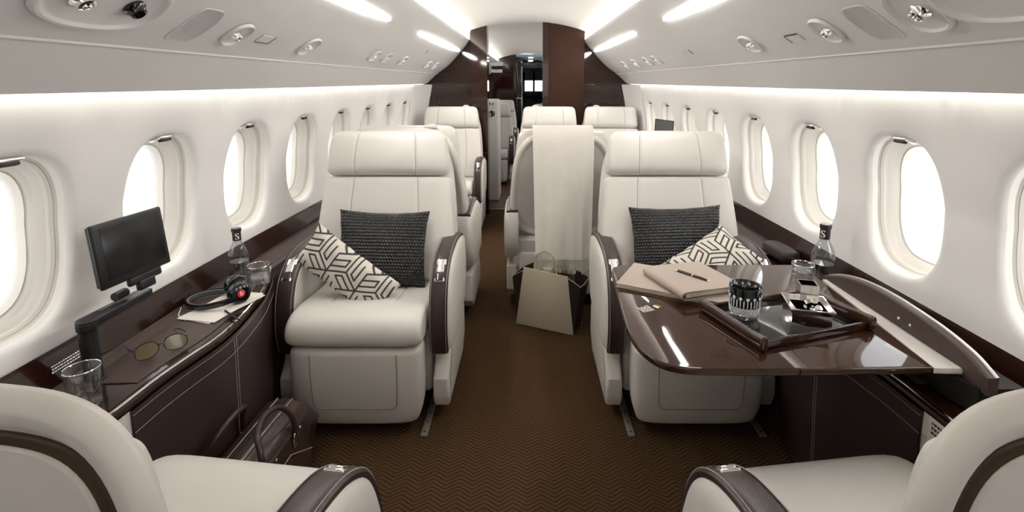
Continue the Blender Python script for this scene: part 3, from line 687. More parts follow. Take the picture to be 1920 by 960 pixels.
# ------------------------------------------------------------ side consoles
EDGE = [(.955, .905), (1.05, .903), (1.15, .900), (1.25, .888), (1.33, .876), (1.42, .876), (1.52, .888), (1.64, .910), (1.74, .940), (1.83, .972), (1.90, 1.005)]
def console(side, label):
    t = thing('side_console', label, 'console', (side*.95, 1.35, 0)); ox, oy = side*.95, 1.35
    E = [tuple(p) for p in cr(EDGE, 3)]
    def Lc(x, y): return (side*x-ox, y-oy)
    def band(rows, m):    # rows: list of (inset, z); sweeps the front curve
        mb = MB(); vs = [(*Lc(x+i, y), z) for i, z in rows for y, x in E]; n = len(E)
        mb.add((vs, [(r*n+j, r*n+j+1, (r+1)*n+j+1, (r+1)*n+j) for r in range(len(rows)-1) for j in range(n-1)])); return mb
    # front in two leathers: cream near end, brown along the rest
    for nm, y0, y1, ma in (('cream_panel', .955, 1.052, 'leather_back'), ('brown_panel', 1.052, 1.91, 'brown')):
        F = [p for p in E if y0 < p[0] < y1]; F = [(y0, float(np.interp(y0, *zip(*E))))]+F+[(min(y1, 1.90), float(np.interp(y1, *zip(*E))))]
        off = -.006 if nm == 'brown_panel' else 0
        rows = [(.02+off, 0.02), (.006+off, .30), (off, .50), (off, .552)]
        mb = MB(); n = len(F); vs = [(*Lc(x+i, y), z) for i, z in rows for y, x in F]
        mb.add((vs, [(r*n+j, r*n+j+1, (r+1)*n+j+1, (r+1)*n+j) for r in range(3) for j in range(n-1)]))
        # end returns to the wall
        for (y, x) in (F[0], F[-1]): mb.add(([(*Lc(x+off+.02, y), .02), (*Lc(x+off, y), .552), (*Lc(1.06, y), .552), (*Lc(1.06, y), .02)], [(0, 1, 2, 3)]))
        mb.add(seamline([(*Lc(x+off+.0005-.001, y), .497) for y, x in F], .0006), 1)
        if nm == 'brown_panel':
            mb.add(seamline([(*Lc(x+off-.001, y), .540) for y, x in F], .0005), 1)
            for ys in (1.405, 1.417):
                x = float(np.interp(ys, *zip(*E)))+off-.0012; mb.add(seamline([(*Lc(x+.02, ys), .03), (*Lc(x+.006, ys), .30), (*Lc(x, ys), .50), (*Lc(x, ys), .535)], .0009), 1)
        mb.build('front_panel', [M[ma], M['stitch'] if nm == 'brown_panel' else M['seam']], t)
    # top slab with a rounded lacquered nosing
    mb = MB(); rows = [(.20, .5795), (.06, .5795), (.045, .580), (.012, .580), (.003, .5775), (-.004, .570), (-.006, .562), (-.003, .555), (.006, .551)]
    n = len(E); vs = []
    for i, z in rows: vs += [(*Lc(min(x+i, 1.092), y), z) for y, x in E]
    for r in range(len(rows)-1): mb.add((vs, [(r*n+j, r*n+j+1, (r+1)*n+j+1, (r+1)*n+j) for j in range(n-1)]), 0)
    mb.add(([(*Lc(EDGE[0][1]-.006, .955), .552), (*Lc(EDGE[0][1], .955), .58), (*Lc(1.08, .955), .58), (*Lc(1.08, .955), .552)], [(0, 1, 2, 3)]))
    mb.add(([(*Lc(1.0, 1.90), .552), (*Lc(1.005, 1.90), .58), (*Lc(1.09, 1.90), .58), (*Lc(1.09, 1.90), .552)], [(0, 1, 2, 3)]))
    mb.build('console_top', M['wood'], t)
    s = MB(); s.add(tube([(*Lc(x+.001, y), .5785) for y, x in E], .0035, 8)); s.build('edge_sheen', M['silver'], t)  # silver tube added to imitate the reflection along the dark lacquered edge
    s = MB(); G = [(y, x) for y, x in E if 1.10 < y < 1.80]; poly = [Lc(x+.030, y) for y, x in G]+[Lc(1.060, 1.78), Lc(1.060, 1.11)]
    s.add(prism(poly, .5795, .5825, 'Z', r=.001)); s.build('leather_inlay', M['brown_mat'], t)
    return t
cl = console(-1, 'left side console with brown stitched leather front, carrying the headphones and spectacles')
crt = console(1, 'right side console with brown stitched leather front, under the folding table')
# placards: tiny unreadable lines
def print_lines(parent, T, w, rows, h=.003, col='white', seed=1, name='printed_lines'):
    rnd = random.Random(seed); mb = MB()
    for r in range(rows):
        x = -w/2
        while x < w/2-.004:
            l = rnd.uniform(.003, .008); l = min(l, w/2-x); mb.add(([(x, -r*h*1.8, 0), (x+l, -r*h*1.8, 0), (x+l, -r*h*1.8-h, 0), (x, -r*h*1.8-h, 0)], [(0, 1, 2, 3)]), 0, T); x += l+.0018
    return mb.build(name, M[col], parent, sharp=0)
mb = MB(); mb.add(rbox((0, 0, 0), (.002, .10, .11), .001)); pl = tag(mb.build('placard', M['paper'], None, loc=(.902, .985, .50)), 'small pale placard on the right console beside the foreground seat back', 'placard')
print_lines(pl, basis((-.0014, 0, .045), (0, -1, 0), (0, 0, 1), (-1, 0, 0)), .08, 3, .006, 'brown')
mb = MB(); mb.add(rbox((-.0018, .01, -.02), (.001, .03, .012), 0)); mb.build('pictogram', M['brown'], pl)
print_lines(pl, basis((-.0014, 0, -.032), (0, -1, 0), (0, 0, 1), (-1, 0, 0)), .06, 2, .005, 'brown', 4)
lt = thing('wall_placard', 'small white lettering on the dark wood behind the monitor post', 'placard', (-1.108, 1.13, .636))
print_lines(lt, basis((0, 0, 0), (0, -1, 0), Vector((-.37, 0, .93)), Vector((.93, 0, .37))), .085, 3, .0035, 'white', 7)

# ------------------------------------------------------------ folding table with raised lid on the right
TZ = .66
tb = thing('folding_table', 'glossy dark wood folding table pulled out in front of the right armchair', 'table', (.62, 1.37, 0)); o0 = Vector((.62, 1.37, 0))
pts = [(.962, 1.70), (.33, 1.70), (.292, 1.66), (.279, 1.52), (.272, 1.42), (.262, 1.27), (.262, 1.20), (.272, 1.135), (.296, 1.083), (.337, 1.054), (.40, 1.045), (.55, 1.043), (.912, 1.052)]
pts = [pts[0]]+[tuple(p) for p in cr(pts[1:-1], 4)]+[pts[-1]]
mb = MB(); mb.add(prism([(x-.62, y-1.37) for x, y in pts], TZ-.018, TZ, 'Z', r=.005, seg=3)); mb.build('tabletop', M['table'], tb)
mb = MB(); mb.add(rbox((.012, -.02, TZ+.0002), (.0016, .60, .0006), 0)); mb.add(rbox((-.01, -.326, TZ-.009), (.0022, .004, .018), 0)); mb.build('fold_line', M['dark'], tb)
mb = MB(); mb.add(lathe([(0, .0012), (.009, .0012), (.011, .0004), (.011, 0)], 20), 0, T3((-.25, -.005, TZ))); mb.build('latch', M['gold'], tb)
print_lines(tb, T3((-.302, -.03, TZ+.0004), (0, 0, 2.0)), .034, 6, .0036, 'white', 3)
mb = MB(); mb.add(rbox((.06, -.05, TZ-.032), (.36, .03, .026), .006)); mb.add(rbox((.06, .12, TZ-.032), (.36, .03, .026), .006)); mb.build('support_arm', M['dark'], tb)
hs = thing('table_housing', 'dark leather housing with a cream strip and raised curved lid between table and right windows', 'table housing', (.97, 1.3, 0))
mb = MB(); mb.add(prism([(-.018, -.25), (0.0, .285), (.10, .285), (.10, -.30), (.0, -.30)], .583, TZ-.02, 'Z')); mb.build('casing', M['dark'], hs)
mb = MB(); mb.add(prism([(-.058, -.249), (-.009, .27), (.004, .27), (.004, -.252)], TZ-.016, TZ-.001, 'Z', r=.003)); mb.build('cream_strip', M['leather'], hs)
LID = [(-.31, .028), (-.25, .062), (-.15, .085), (.0, .095), (.12, .085), (.22, .055), (.29, .018)]
LD = [tuple(p) for p in cr(LID, 5)]
mb = MB(); poly = [(y, TZ-.03+h*.75+.02) for y, h in LD]+[(.29, TZ-.03), (-.31, TZ-.03)]
mb.add(prism(poly, .004, .034, 'X', r=.006, seg=3)); lid = mb.build('lid', M['brown_mat'], hs)
mb = MB(); mb.add(tube([(.026, y, TZ-.03+h*.75+.0195) for y, h in LD], .0042, 8)); mb.build('bright_edge', M['steel'], hs)
mb = MB()
for y in (-.05, -.09): mb.add(lathe([(0, .002), (.003, .0015), (.004, 0)], 10), 0, T3((.0035, y, TZ+.02), (0, -PI/2, 0)))
mb.build('lid_stud', M['chrome'], hs)

# ------------------------------------------------------------ pillows
def pillow(name, a, b, th, m, label, T, nu=60, nv=44, pat=False, sag=0, group=None):
    vs = []; fs = []; uvs = []
    for sgn in (1, -1):
        for j in range(nv+1):
            for i in range(nu+1):
                u = -1+2*i/nu; v = -1+2*j/nv
                x = a*u*(1-.075*(1-v*v)**1.0*abs(u)**1.5); y = b*v*(1-.085*(1-u*u)*abs(v)**1.5)
                h = th*((1-abs(u)**2.6)*(1-abs(v)**2.6))**.55
                h += .003*math.sin(7*u+3*v)*math.sin(5*v-2*u+1)*(1-u*u)*(1-v*v)
                w = .004*math.sin(13*u+2)*(abs(v)**6)+.004*math.sin(11*v+1)*(abs(u)**6)
                vs.append((x, y, sgn*h+w+sag*(u*u)-.0*v)); uvs.append(((u+1)/2, (v+1)/2))
    k = (nu+1)*(nv+1)
    for q in range(2):
        for j in range(nv):
            for i in range(nu): f = [q*k+j*(nu+1)+i, q*k+j*(nu+1)+i+1, q*k+(j+1)*(nu+1)+i+1, q*k+(j+1)*(nu+1)+i]; fs.append(f if q == 0 else f[::-1])
    me = bpy.data.meshes.new(name); me.from_pydata(vs, [], fs); me.materials.append(m)
    L = me.uv_layers.new(name='UVMap')
    for lp in me.loops: L.data[lp.index].uv = uvs[lp.vertex_index]
    if pat:
        V = np.array(vs)[:, :2]; R = pat; e = [np.array([math.cos(q), math.sin(q)])*R for q in (PI/2, PI/2+2*PI/3, PI/2+4*PI/3)]
        segs = []
        for m1 in range(-7, 8):
            for m2 in range(-7, 8):
                c = m1*(e[0]-e[1])+m2*(e[0]-e[2])+np.array([.01, .012])
                if abs(c[0]) > a+R*1.5 or abs(c[1]) > b+R*1.5: continue
                for q in range(3):
                    ea, eb = e[q], e[(q+1) % 3]; segs.append((c, c+ea)); 
                    A, B, C_, D = c+ea*.30+eb*.22, c+ea*.30+eb*1.0, c+ea*.64+eb*1.0, c+ea*.64+eb*.22
                    segs += [(A, B), (D, C_), (A, D)]
                    if q != 1: segs.append((c+ea, c+ea+eb))
        dm = np.full(len(V), 9.)
        for p, q in segs:
            d = q-p; tt = np.clip(((V-p) @ d)/(d @ d), 0, 1); dm = np.minimum(dm, np.hypot(*(V-p-tt[:, None]*d).T))
        at = me.attributes.new('print', 'FLOAT', 'POINT'); lw = .0034
        at.data.foreach_set('value', np.clip((lw+.0008-dm)/.0016, 0, 1).astype('f'))
    bm = bmesh.new(); bm.from_mesh(me); bmesh.ops.remove_doubles(bm, verts=[v for v in bm.verts if v.is_boundary], dist=1e-5); bmesh.ops.recalc_face_normals(bm, faces=bm.faces); bm.to_mesh(me); bm.free()
    for p in me.polygons: p.use_smooth = True
    o = bpy.data.objects.new(name, me); C.objects.link(o); o.matrix_world = T; return tag(o, label, 'pillow', group)
def plane_T(c, ex, ey, roll=0):
    ex = Vector(ex).normalized(); ey = Vector(ey); ez = ex.cross(ey).normalized(); ey = ez.cross(ex)
    return basis(c, ex, ey, ez)
pillow('throw_pillow', .190, .162, .058, M['weave'], 'black woven leather pillow upright on the left armchair', plane_T((-.608, 2.05, .600), (1, .03, -.03), (0, .34, .94)), group='black woven pillows')
pillow('throw_pillow', .195, .150, .058, M['weave'], 'black woven leather pillow upright on the right armchair', plane_T((.632, 2.06, .628), (1, -.02, .03), (0, .34, .94)), group='black woven pillows')
pillow('throw_pillow', .205, .088, .045, M['print'], 'long cream pillow with dark line pattern leaning across the left armchair', plane_T((-.706, 1.895, .558), (.80, -.14, -.56), (.52, .18, .80)), 210, 110, .078, group='patterned pillows')
pillow('throw_pillow', .175, .115, .045, M['print'], 'cream pillow with dark line pattern tilted on the right armchair behind the notebooks', plane_T((.715, 1.905, .585), (.85, .30, .42), (-.55, .75, .35)), 180, 120, .078, group='patterned pillows')

# ------------------------------------------------------------ blanket over the aisle chair
bl = thing('blanket', 'pale wool blanket with fringe draped over the back of the middle armchair', 'blanket', (.190, 2.645, -.04))
def bprof():
    P = [(.215, .74), (.205, .9), (.175, 1.03), (.13, 1.088), (.07, 1.095), (.015, 1.082), (-.022, 1.03), (-.045, .9), (-.060, .75), (-.072, .62), (-.082, .50), (-.088, .41)]
    return cr(P, 6)
BP = bprof(); nu = 70; vs = []; N = len(BP)
def bx(u, k):
    z = BP[k][1]; g = float(np.clip((1.05-z)/.6, 0, 1)); w = .160-.008*g
    return u*w+.006*g*math.sin(5*u)
def by(u, k):
    z = BP[k][1]; g = float(np.clip((1.08-z)/.5, 0, 1)) if k > 26 else 0
    return g*(.005*math.sin(7*u+1.2)+.002*math.sin(15*u+.3)*g-.006*math.exp(-((u-.62)/.12)**2))
for s in (0, 1):
    for k in range(N):
        ty = BP[min(k+1, N-1)]-BP[max(k-1, 0)]; ty /= np.hypot(*ty); n_ = (-ty[1], ty[0]) if False else (ty[1], -ty[0])
        for i in range(nu+1):
            u = -1+2*i/nu; h = .0 if s else .007
            vs.append((bx(u, k), BP[k][0]+n_[0]*h+by(u, k), BP[k][1]+n_[1]*h))
m = nu+1; K = N*m; fs = []
for s in (0, 1):
    for k in range(N-1):
        for i in range(nu): f = (s*K+k*m+i, s*K+k*m+i+1, s*K+(k+1)*m+i+1, s*K+(k+1)*m+i); fs.append(f if s else f[::-1])
for k in range(N-1):
    for i in (0, nu): fs.append((k*m+i, (k+1)*m+i, K+(k+1)*m+i, K+k*m+i))
for k in (0, N-1):
    for i in range(nu): fs.append((k*m+i, k*m+i+1, K+k*m+i+1, K+k*m+i))
mb = MB(); mb.add((vs, fs)); mb.build('cloth', M['silk'], bl, sharp=60)
mb = MB(); rnd = random.Random(5)
for i in range(44):
    u = -1+2*(i+.5)/44; x0 = bx(u, N-1); y0 = BP[-1][0]+by(u, N-1); z0 = BP[-1][1]; L = rnd.uniform(.055, .078); p = rnd.uniform(0, 6)
    mb.add(tube([(x0+.002*math.sin(p+9*q)*q, y0-.002+.003*math.sin(p+5*q)*q, z0-L*q) for q in (0, .2, .4, .6, .8, 1)], [.0024, .0021, .0024, .002, .0024, .003], 5))
tag(mb.build('fringe', M['silk'], bl), kind='stuff')

# ------------------------------------------------------------ monitor on its arm
mo = thing('monitor', 'small black flat monitor on a post and arm at the left window wall', 'monitor', (-1.045, 1.13, .58))
mb = MB(); mb.add(lathe([(.026, 0), (.026, .004), (.019, .006), (.0185, .128), (.0215, .132), (.0215, .146), (.019, .149), (0, .149)], 32)); mb.build('post', M['black'], mo)
mb = MB(); A = [(-.021*math.cos(a), -.021*math.sin(a)) for a in np.linspace(0, PI, 12)]; poly = [(x, y) for x, y in A]+[(.018, .175), (.012, .188), (-.012, .188), (-.018, .175)]
mb.add(prism(poly, .136, .156, 'Z', r=.004, seg=3), 0, T3((0, 0, 0), (0, 0, -.04))); arm = mb.build('arm', M['black'], mo)
mb = MB(); mb.add(rbox((-.003, .065, .157), (.010, .045, .0015), .0005)); mb.build('label', M['grey'], arm)
sc = Vector((.037, .115, .298))
hd = basis(sc, Vector((.10, .99, 0)).normalized(), Vector((-.10, .02, .995)).normalized(), Vector((.99, -.10, .10)).normalized())
mb = MB(); mb.add(rbox((0, 0, 0), (.205, .158, .012), .005, 3), 0, hd); mb.add(rbox((0, 0, -.010), (.197, .150, .012), .004, 3), 0, hd); cas = mb.build('casing', M['black'], mo)
mb = MB(); mb.add(rbox((.004, .004, .0062), (.172, .126, .0012), .0004), 0, hd); mb.build('screen', M['screen'], mo)
mb = MB(); mb.add(rbox((.022, -.088, -.004), (.10, .024, .014), .006), 0, hd); mb.add(rbox((.02, -.106, -.002), (.05, .026, .016), .005), 0, hd)
mb.add(lathe([(0, -.018), (.011, -.018), (.011, .018), (0, .018)], 16), 0, T3((.0, .105, .172), (PI/2, 0, 0))); mb.build('tilt_hinge', M['black'], mo)
m2 = thing('folded_monitor', 'far dark monitor leaning at the right windows beyond the right armchairs', 'monitor', (.955, 3.52, .555))
mb = MB(); T = basis((0, 0, .43), Vector((.9, -.42, -.1)).normalized(), Vector((.05, .1, .99)).normalized(), Vector((-.42, -.9, .1)).normalized())
mb.add(rbox((0, 0, 0), (.13, .10, .012), .003), 0, T); mb.build('casing', M['black'], m2); mb = MB(); mb.add(rbox((0, 0, .0062), (.118, .088, .001), 0), 0, T); mb.build('screen', M['grey'], m2)
mb = MB(); mb.add(tube([(0, 0, -.03), (0, 0, .39)], .012, 12)); mb.build('post', M['black'], m2)

# ------------------------------------------------------------ glassware and bottles
def tumbler(name, label, loc, r=.033, h=.085, water=.0, taper=.86, saucer=None, group='clear drinking glasses'):
    t = thing(name, label, 'glass', loc, group=group); w = .0016
    mb = MB(); mb.add(lathe([(0, .0), (r*taper-.002, 0), (r*taper, .002), (r, h), (r-.0005, h+.0008), (r-w, h), (r*taper-w, .008), (0, .008)], 40)); mb.build('bowl', M['glass'], t, sharp=60)
    mb = MB(); mb.add(lathe([(r-.0012, h-.0004), (r+.0004, h), (r-.0004, h+.0014), (r-.0014, h+.0004)], 40)); mb.build('rim', M['silver'], t)
    if water:
        rw = r*taper+(r-r*taper)*water/h-w; mb = MB(); mb.add(lathe([(0, .008), (r*taper-w, .008), (rw, water), (0, water)], 40)); mb.build('water', M['glass'], t)
    return t
tumbler('drinking_glass', 'clear glass tumbler on the near end of the left console beside the foreground seat', (-.982, 1.035, .5805), .034, .088)
co = thing('coaster', 'round clear glass coaster on the near end of the left console', 'coaster', (-.968, 1.045-.075, .5805))
mb = MB(); mb.add(lathe([(0, 0), (.035, 0), (.042, .007), (.043, .0085), (.040, .008), (.034, .0022), (0, .002)], 40)); mb.build('dish', M['glass'], co); mb = MB(); mb.add(lathe([(.0415, .0075), (.0432, .0078), (.0428, .0092), (.0415, .009)], 40)); mb.build('rim', M['silver'], co)
tumbler('drinking_glass', 'clear glass with water beside the left bottle on the console', (-.962, 1.735, .583), .037, .062, .022, 1.08)
tumbler('drinking_glass', 'clear drinking glass standing behind the tray near the right bottle', (.925, 1.625, .660), .035, .030, .0, .95)
def letter(ch, size, parent, m, fn, name='letter'):
    c = bpy.data.curves.new('t', 'FONT'); c.body = ch; c.size = size; c.align_x = 'CENTER'; c.align_y = 'CENTER'; c.extrude = .0001; c.resolution_u = 6; c.offset = size*.012
    to = bpy.data.objects.new('t', c); C.objects.link(to); bpy.context.view_layer.update(); dg = bpy.context.evaluated_depsgraph_get()
    me = bpy.data.meshes.new_from_object(to.evaluated_get(dg)); bpy.data.objects.remove(to)
    for v in me.vertices: v.co = fn(v.co)
    me.materials.clear(); me.materials.append(m); o = bpy.data.objects.new(name, me); C.objects.link(o); o.parent = parent; return o
def bottle(label, loc, rz, sc=1):
    t = thing('wine_bottle', label, 'bottle', loc, rz, 'clear bottles with a letter S on the neck')
    pr = [(0, .002), (.024, 0), (.0275, .003), (.0275, .075), (.0265, .088), (.020, .105), (.0125, .120), (.0108, .130), (.0108, .158), (0, .158)]
    pr = [(r*sc, z*sc) for r, z in pr]
    P = [tuple(p) for p in cr(pr[2:8], 5)]; mb = MB(); mb.add(lathe(pr[:2]+P+pr[8:], 40)); mb.build('body', M['bottleglass'], t, sharp=50)
    mb = MB(); mb.add(lathe([(0, .008*sc), (.0255*sc, .008*sc), (.0255*sc, .062*sc), (0, .062*sc)], 40)); mb.build('liquid', M['glass'], t)
    mb = MB(); mb.add(lathe([(r*sc, z*sc) for r, z in [(.0114, .126), (.0118, .127), (.0118, .152), (.0135, .153), (.0135, .162), (.0118, .164), (0, .164)]], 32)); cp = mb.build('neck_foil', M['foil'], t)
    r = .0121*sc
    letter('S', .027*sc, cp, M['white'], lambda c: Vector((r*math.sin(c.x/r), -r*math.cos(c.x/r)-c.z, .139*sc+c.y)), 'letter_s')
    mb = MB(); mb.add(lathe([(.0277*sc, .004*sc), (.0290*sc, .006*sc), (.0277*sc, .010*sc)], 40)); mb.build('base_ring', M['silver'], t)
    return t
bottle('clear water bottle with dark neck foil on the left console', (-1.035, 1.745, .583), .62, 1.2)
bottle('clear water bottle with dark neck foil on the right console beside the window', (1.035, 1.70, .5805), -.95, 1.38)

# ------------------------------------------------------------ headphones on papers, spectacles
pa = thing('magazine', 'pale papers lying under the headphones on the left console', 'papers', (-.97, 1.53, .583), -.30)
for k, (rz, dz) in enumerate(((0, 0), (.12, .0022))):
    mb = MB(); mb.add(rbox((0, 0, .001+dz), (.125, .215, .0020), .0006), 0, T3((0, 0, 0), (0, 0, rz))); mb.build('sheet', M['paper'], pa)
pn = thing('pencil', 'thin pencil on the near edge of the papers under the headphones', 'pencil', (-.900, 1.455, .5905), .9)
mb = MB(); mb.add(tube([(0, -.055, 0), (0, .045, 0)], .0028, 8), 0); mb.add(tube([(0, .045, 0), (0, .058, 0)], [.0028, .0004], 8), 1); mb.build('shaft', [M['dark'], M['gold']], pn)
hp = thing('headphones', 'black headphones with a red mark lying on the papers on the left console', 'headphones', (-.985, 1.555, .590), 0)
pts = []
for k in range(25):
    a = PI*.30+PI*1.56*k/24; pts.append((-.022+.085*math.cos(a), -.005+.066*math.sin(a), .010+.012*max(0, math.cos(a))))
vs = []; n = len(pts)
for i, p in enumerate(pts):
    p = Vector(p); a, b = Vector(pts[max(0, i-1)]), Vector(pts[min(n-1, i+1)]); tg = (b-a).normalized(); nn = tg.cross(Vector((0, 0, 1))).normalized()
    for dx, dz in ((-.002, -.010), (.0022, -.009), (.0030, 0), (.0022, .009), (-.002, .010), (-.003, 0)): vs.append(tuple(p+nn*dx+Vector((0, 0, dz))))
mb = MB(); mb.add((vs, [(i*6+j, i*6+(j+1) % 6, (i+1)*6+(j+1) % 6, (i+1)*6+j) for i in range(n-1) for j in range(6)]+[tuple(range(6)), tuple((n-1)*6+j for j in range(6))])); mb.build('headband', M['blackg'], hp)
mb = MB(); vs2 = []
for i, p in enumerate(pts[3:-3]):
    i += 3; p = Vector(p); tg = (Vector(pts[i+1])-Vector(pts[i-1])).normalized(); nn = tg.cross(Vector((0, 0, 1))).normalized()
    for dx, dz in ((-.003, -.0075), (-.008, -.006), (-.008, .006), (-.003, .0075)): vs2.append(tuple(p+nn*dx+Vector((0, 0, dz))))
n2 = len(vs2)//4; mb.add((vs2, [(i*4+j, i*4+(j+1) % 4, (i+1)*4+(j+1) % 4, (i+1)*4+j) for i in range(n2-1) for j in range(4)]+[(0, 1, 2, 3), tuple((n2-1)*4+j for j in range(4))])); mb.build('band_pad', M['grey'], hp)
for k, (loc, rot) in enumerate((((.012, .058, .030), (PI/2-.2, .0, .75)), ((.060, -.006, .030), (PI/2-.1, 0, .95)))):
    T = T3(loc, rot, (1.02, 1.02, 1.0))
    mb = MB(); mb.add(lathe([(0, .011), (.020, .011), (.030, .008), (.034, .002), (.034, -.004), (.030, -.007), (0, -.007)], 32), 0, T); cup = mb.build('ear_cup', M['blackg'], hp)
    mb = MB(); mb.add(lathe([(.014, -.009), (.016, -.006), (.032, -.006), (.034, -.012), (.030, -.020), (.020, -.021), (.015, -.015)], 32), 0, T); mb.build('ear_cushion', M['black'], hp)
    if k == 1:
        mb = MB(); mb.add(lathe([(0, .0125), (.010, .0122), (.012, .0108)], 24), 0, T); mk = mb.build('emblem', M['red'], cup)
        letter('b', .020, mk, M['white'], lambda c: T @ Vector((c.x, c.y, .0128+c.z)), 'letter_b')
mb = MB(); mb.add(tube([(-.10, .05, .004), (-.12, -.02, -.004), (-.085, -.09, -.006), (-.04, -.125, -.0055)], .0016, 6)); mb.build('cable', M['paper'], hp)
gl = thing('spectacles', 'amber tinted spectacles lying on the left console', 'spectacles', (-.962, 1.245, .583), .85)
for s in (-1, 1):
    T = T3((s*.032, 0, .021), (PI/2-.25, 0, 0))
    ring = [(.026*math.copysign(abs(math.cos(a))**.85, math.cos(a)), .020*math.copysign(abs(math.sin(a))**.9, math.sin(a))-.002*math.cos(a)*s, 0) for a in [2*PI*i/36 for i in range(36)]]
    mb = MB(); mb.add(tube([T @ Vector(p) for p in ring], .0013, 6, closed=True)); rim = mb.build('rim', M['blackg'], gl)
    mb = MB(); mb.add((ring, [tuple(range(36))]), 0, T); mb.build('lens', M['caseglass'], rim)
    mb = MB(); mb.add(tube([(s*.060, .004, .028), (s*.064, .03, .026), (s*.062, .09, .016), (s*.060, .115, .008), (s*.058, .125, .002)], .0014, 6)); mb.build('temple', M['blackg'], gl)
mb = MB(); mb.add(tube([(-.008, 0, .026), (0, -.001, .030), (.008, 0, .026)], .0014, 6)); mb.build('bridge', M['blackg'], gl)

# ------------------------------------------------------------ notebooks and pen
n1 = thing('notebook', 'large tan suede portfolio lying flat at the far corner of the folding table', 'notebook', (.468, 1.515, .6603), math.radians(-27.5))
mb = MB(); mb.add(rbox((0, 0, .0015), (.325, .205, .003), .001)); mb.add(rbox((0, 0, .0125), (.325, .205, .003), .001)); mb.add(tube([(-.16, .101, .007), (.16, .101, .007)], .0065, 10)); mb.build('cover', M['tan'], n1)
mb = MB(); mb.add(rbox((0, 0, .007), (.315, .195, .008), .001)); mb.build('pages', M['page'], n1)
n2_ = thing('notebook', 'smaller thick tan leather notebook with soft rolled spine on top of the portfolio', 'notebook', (.512, 1.500, .6748), math.radians(17.5))
P = [(.102, 0.001), (.05, .001), (-.03, .001), (-.085, .001), (-.101, .004), (-.106, .012), (-.101, .020), (-.085, .0225), (-.03, .0215), (.05, .020), (.104, .018)]
D = [tuple(p) for p in cr(P, 3)]; vs = []; n = len(D)
for y in (-.108, .108):
    for off in (0, .0028):
        for i, (x, z) in enumerate(D):
            a, b = D[max(0, i-1)], D[min(n-1, i+1)]; l = math.hypot(b[0]-a[0], b[1]-a[1]); vs.append((x-(b[1]-a[1])/l*off*-1*-1, y, z+(b[0]-a[0])/l*off))
fs = []
for i in range(n-1):
    fs += [(i, i+1, n+i+1, n+i), (2*n+i, 2*n+i+1, 3*n+i+1, 3*n+i), (i, i+1, 2*n+i+1, 2*n+i), (n+i, n+i+1, 3*n+i+1, 3*n+i)]
fs += [(0, n, 3*n, 2*n), (n-1, 2*n-1, 4*n-1, 3*n-1)]
mb = MB(); mb.add((vs, fs)); mb.build('cover', M['tan'], n2_)
mb = MB(); mb.add(rbox((.003, 0, .0112), (.185, .205, .014), .002)); mb.build('pages', M['page'], n2_)
mb = MB(); mb.add(rbox((.07, -.111, .010), (.03, .012, .0015), .0005)); mb.build('ribbon', M['tan'], n2_)
pe = thing('pen', 'black ballpoint pen with gold bands on the upper notebook', 'pen', (.512, 1.492, .7005), math.radians(-49), rot=(0, math.radians(2), math.radians(-49)))
mb = MB(); T = T3((0, 0, 0), (0, PI/2, 0)); mb.add(lathe([(0, -.054), (.0042, -.052), (.0052, -.02), (.0056, -.002)], 20), 0, T); mb.add(lathe([(.0056, .002), (.0054, .03), (.0045, .050)], 20), 0, T); mb.build('barrel', M['blackg'], pe)
mb = MB(); mb.add(lathe([(.0056, -.002), (.0062, -.001), (.0062, .001), (.0056, .002)], 20), 0, T); mb.add(lathe([(.0046, .050), (.0048, .053), (0, .056)], 20), 0, T); mb.add(lathe([(0, -.066), (.001, -.066), (.0030, -.056), (.0042, -.052)], 20), 0, T); mb.build('fittings', M['gold'], pe)
mb = MB(); mb.add(rbox((.030, 0, .0070), (.036, .0022, .0014), .0005)); mb.build('clip', M['gold'], pe)

# ------------------------------------------------------------ tray with tumbler and silver caddy
ty = thing('tray', 'dark lacquered serving tray with rounded rails standing on the folding table', 'tray', (.688, 1.277, .660), math.radians(17.9))
mb = MB(); mb.add(rbox((0, 0, .006), (.335, .205, .008), .002)); mb.build('tray_base', M['blackg'], ty)
for s in (-1, 1):
    mb = MB(); mb.add(slab([(-.118, .020, .013, .0195), (-.105, .020, .0095, .0175), (.105, .020, .0095, .0175), (.118, .020, .013, .0195)], n=2.6, rnd=.006, smooth=False), 0, T3((s*.172, 0, 0))); mb.build('end_rail', M['table'], ty)
    mb = MB(); mb.add(rbox((0, s*.104, .013), (.335, .009, .020), .003)); mb.build('side_rail', M['table'], ty)
cg = thing('crystal_tumbler', 'black and clear cut crystal tumbler standing on the tray', 'glass', (.584, 1.287, .6702))
mb = MB(); mb.add(lathe([(.0385, .034), (.0415, .085), (.041, .0865), (.0392, .085), (.0362, .034)], 48)); up = mb.build('black_band', M['blackg'], cg, sharp=60)
mb = MB(); mb.add(lathe([(0, 0), (.0325, 0), (.035, .003), (.0353, .006), (.036, .010), (.0385, .034), (.0362, .034), (.033, .012), (0, .012)], 48)); mb.build('clear_base', M['glass'], cg, sharp=60)
mb = MB()
for r_, z0, z1 in ((.0372, .013, .034),):
    for j in range(5):
        for i in range(34):
            a = 2*PI*(i+(j % 2)*.5)/34; z = z0+(z1-z0)*(j+.5)/5; rr_ = .0360+(.0385-.0360)*(z-.010)/.024+.0004; q = .0021
            T = basis((rr_*math.cos(a), rr_*math.sin(a), z), (-math.sin(a), math.cos(a), 0), (0, 0, 1), (math.cos(a), math.sin(a), 0)); mb.add(([(-.0031, 0, 0), (0, -q, 0), (.0031, 0, 0), (0, q, 0), (0, 0, .0013)], [(0, 1, 4), (1, 2, 4), (2, 3, 4), (3, 0, 4)]), 0, T)
tag(mb.build('diamond_cutting', M['frost'], cg, sharp=1), kind='stuff')
mb = MB()
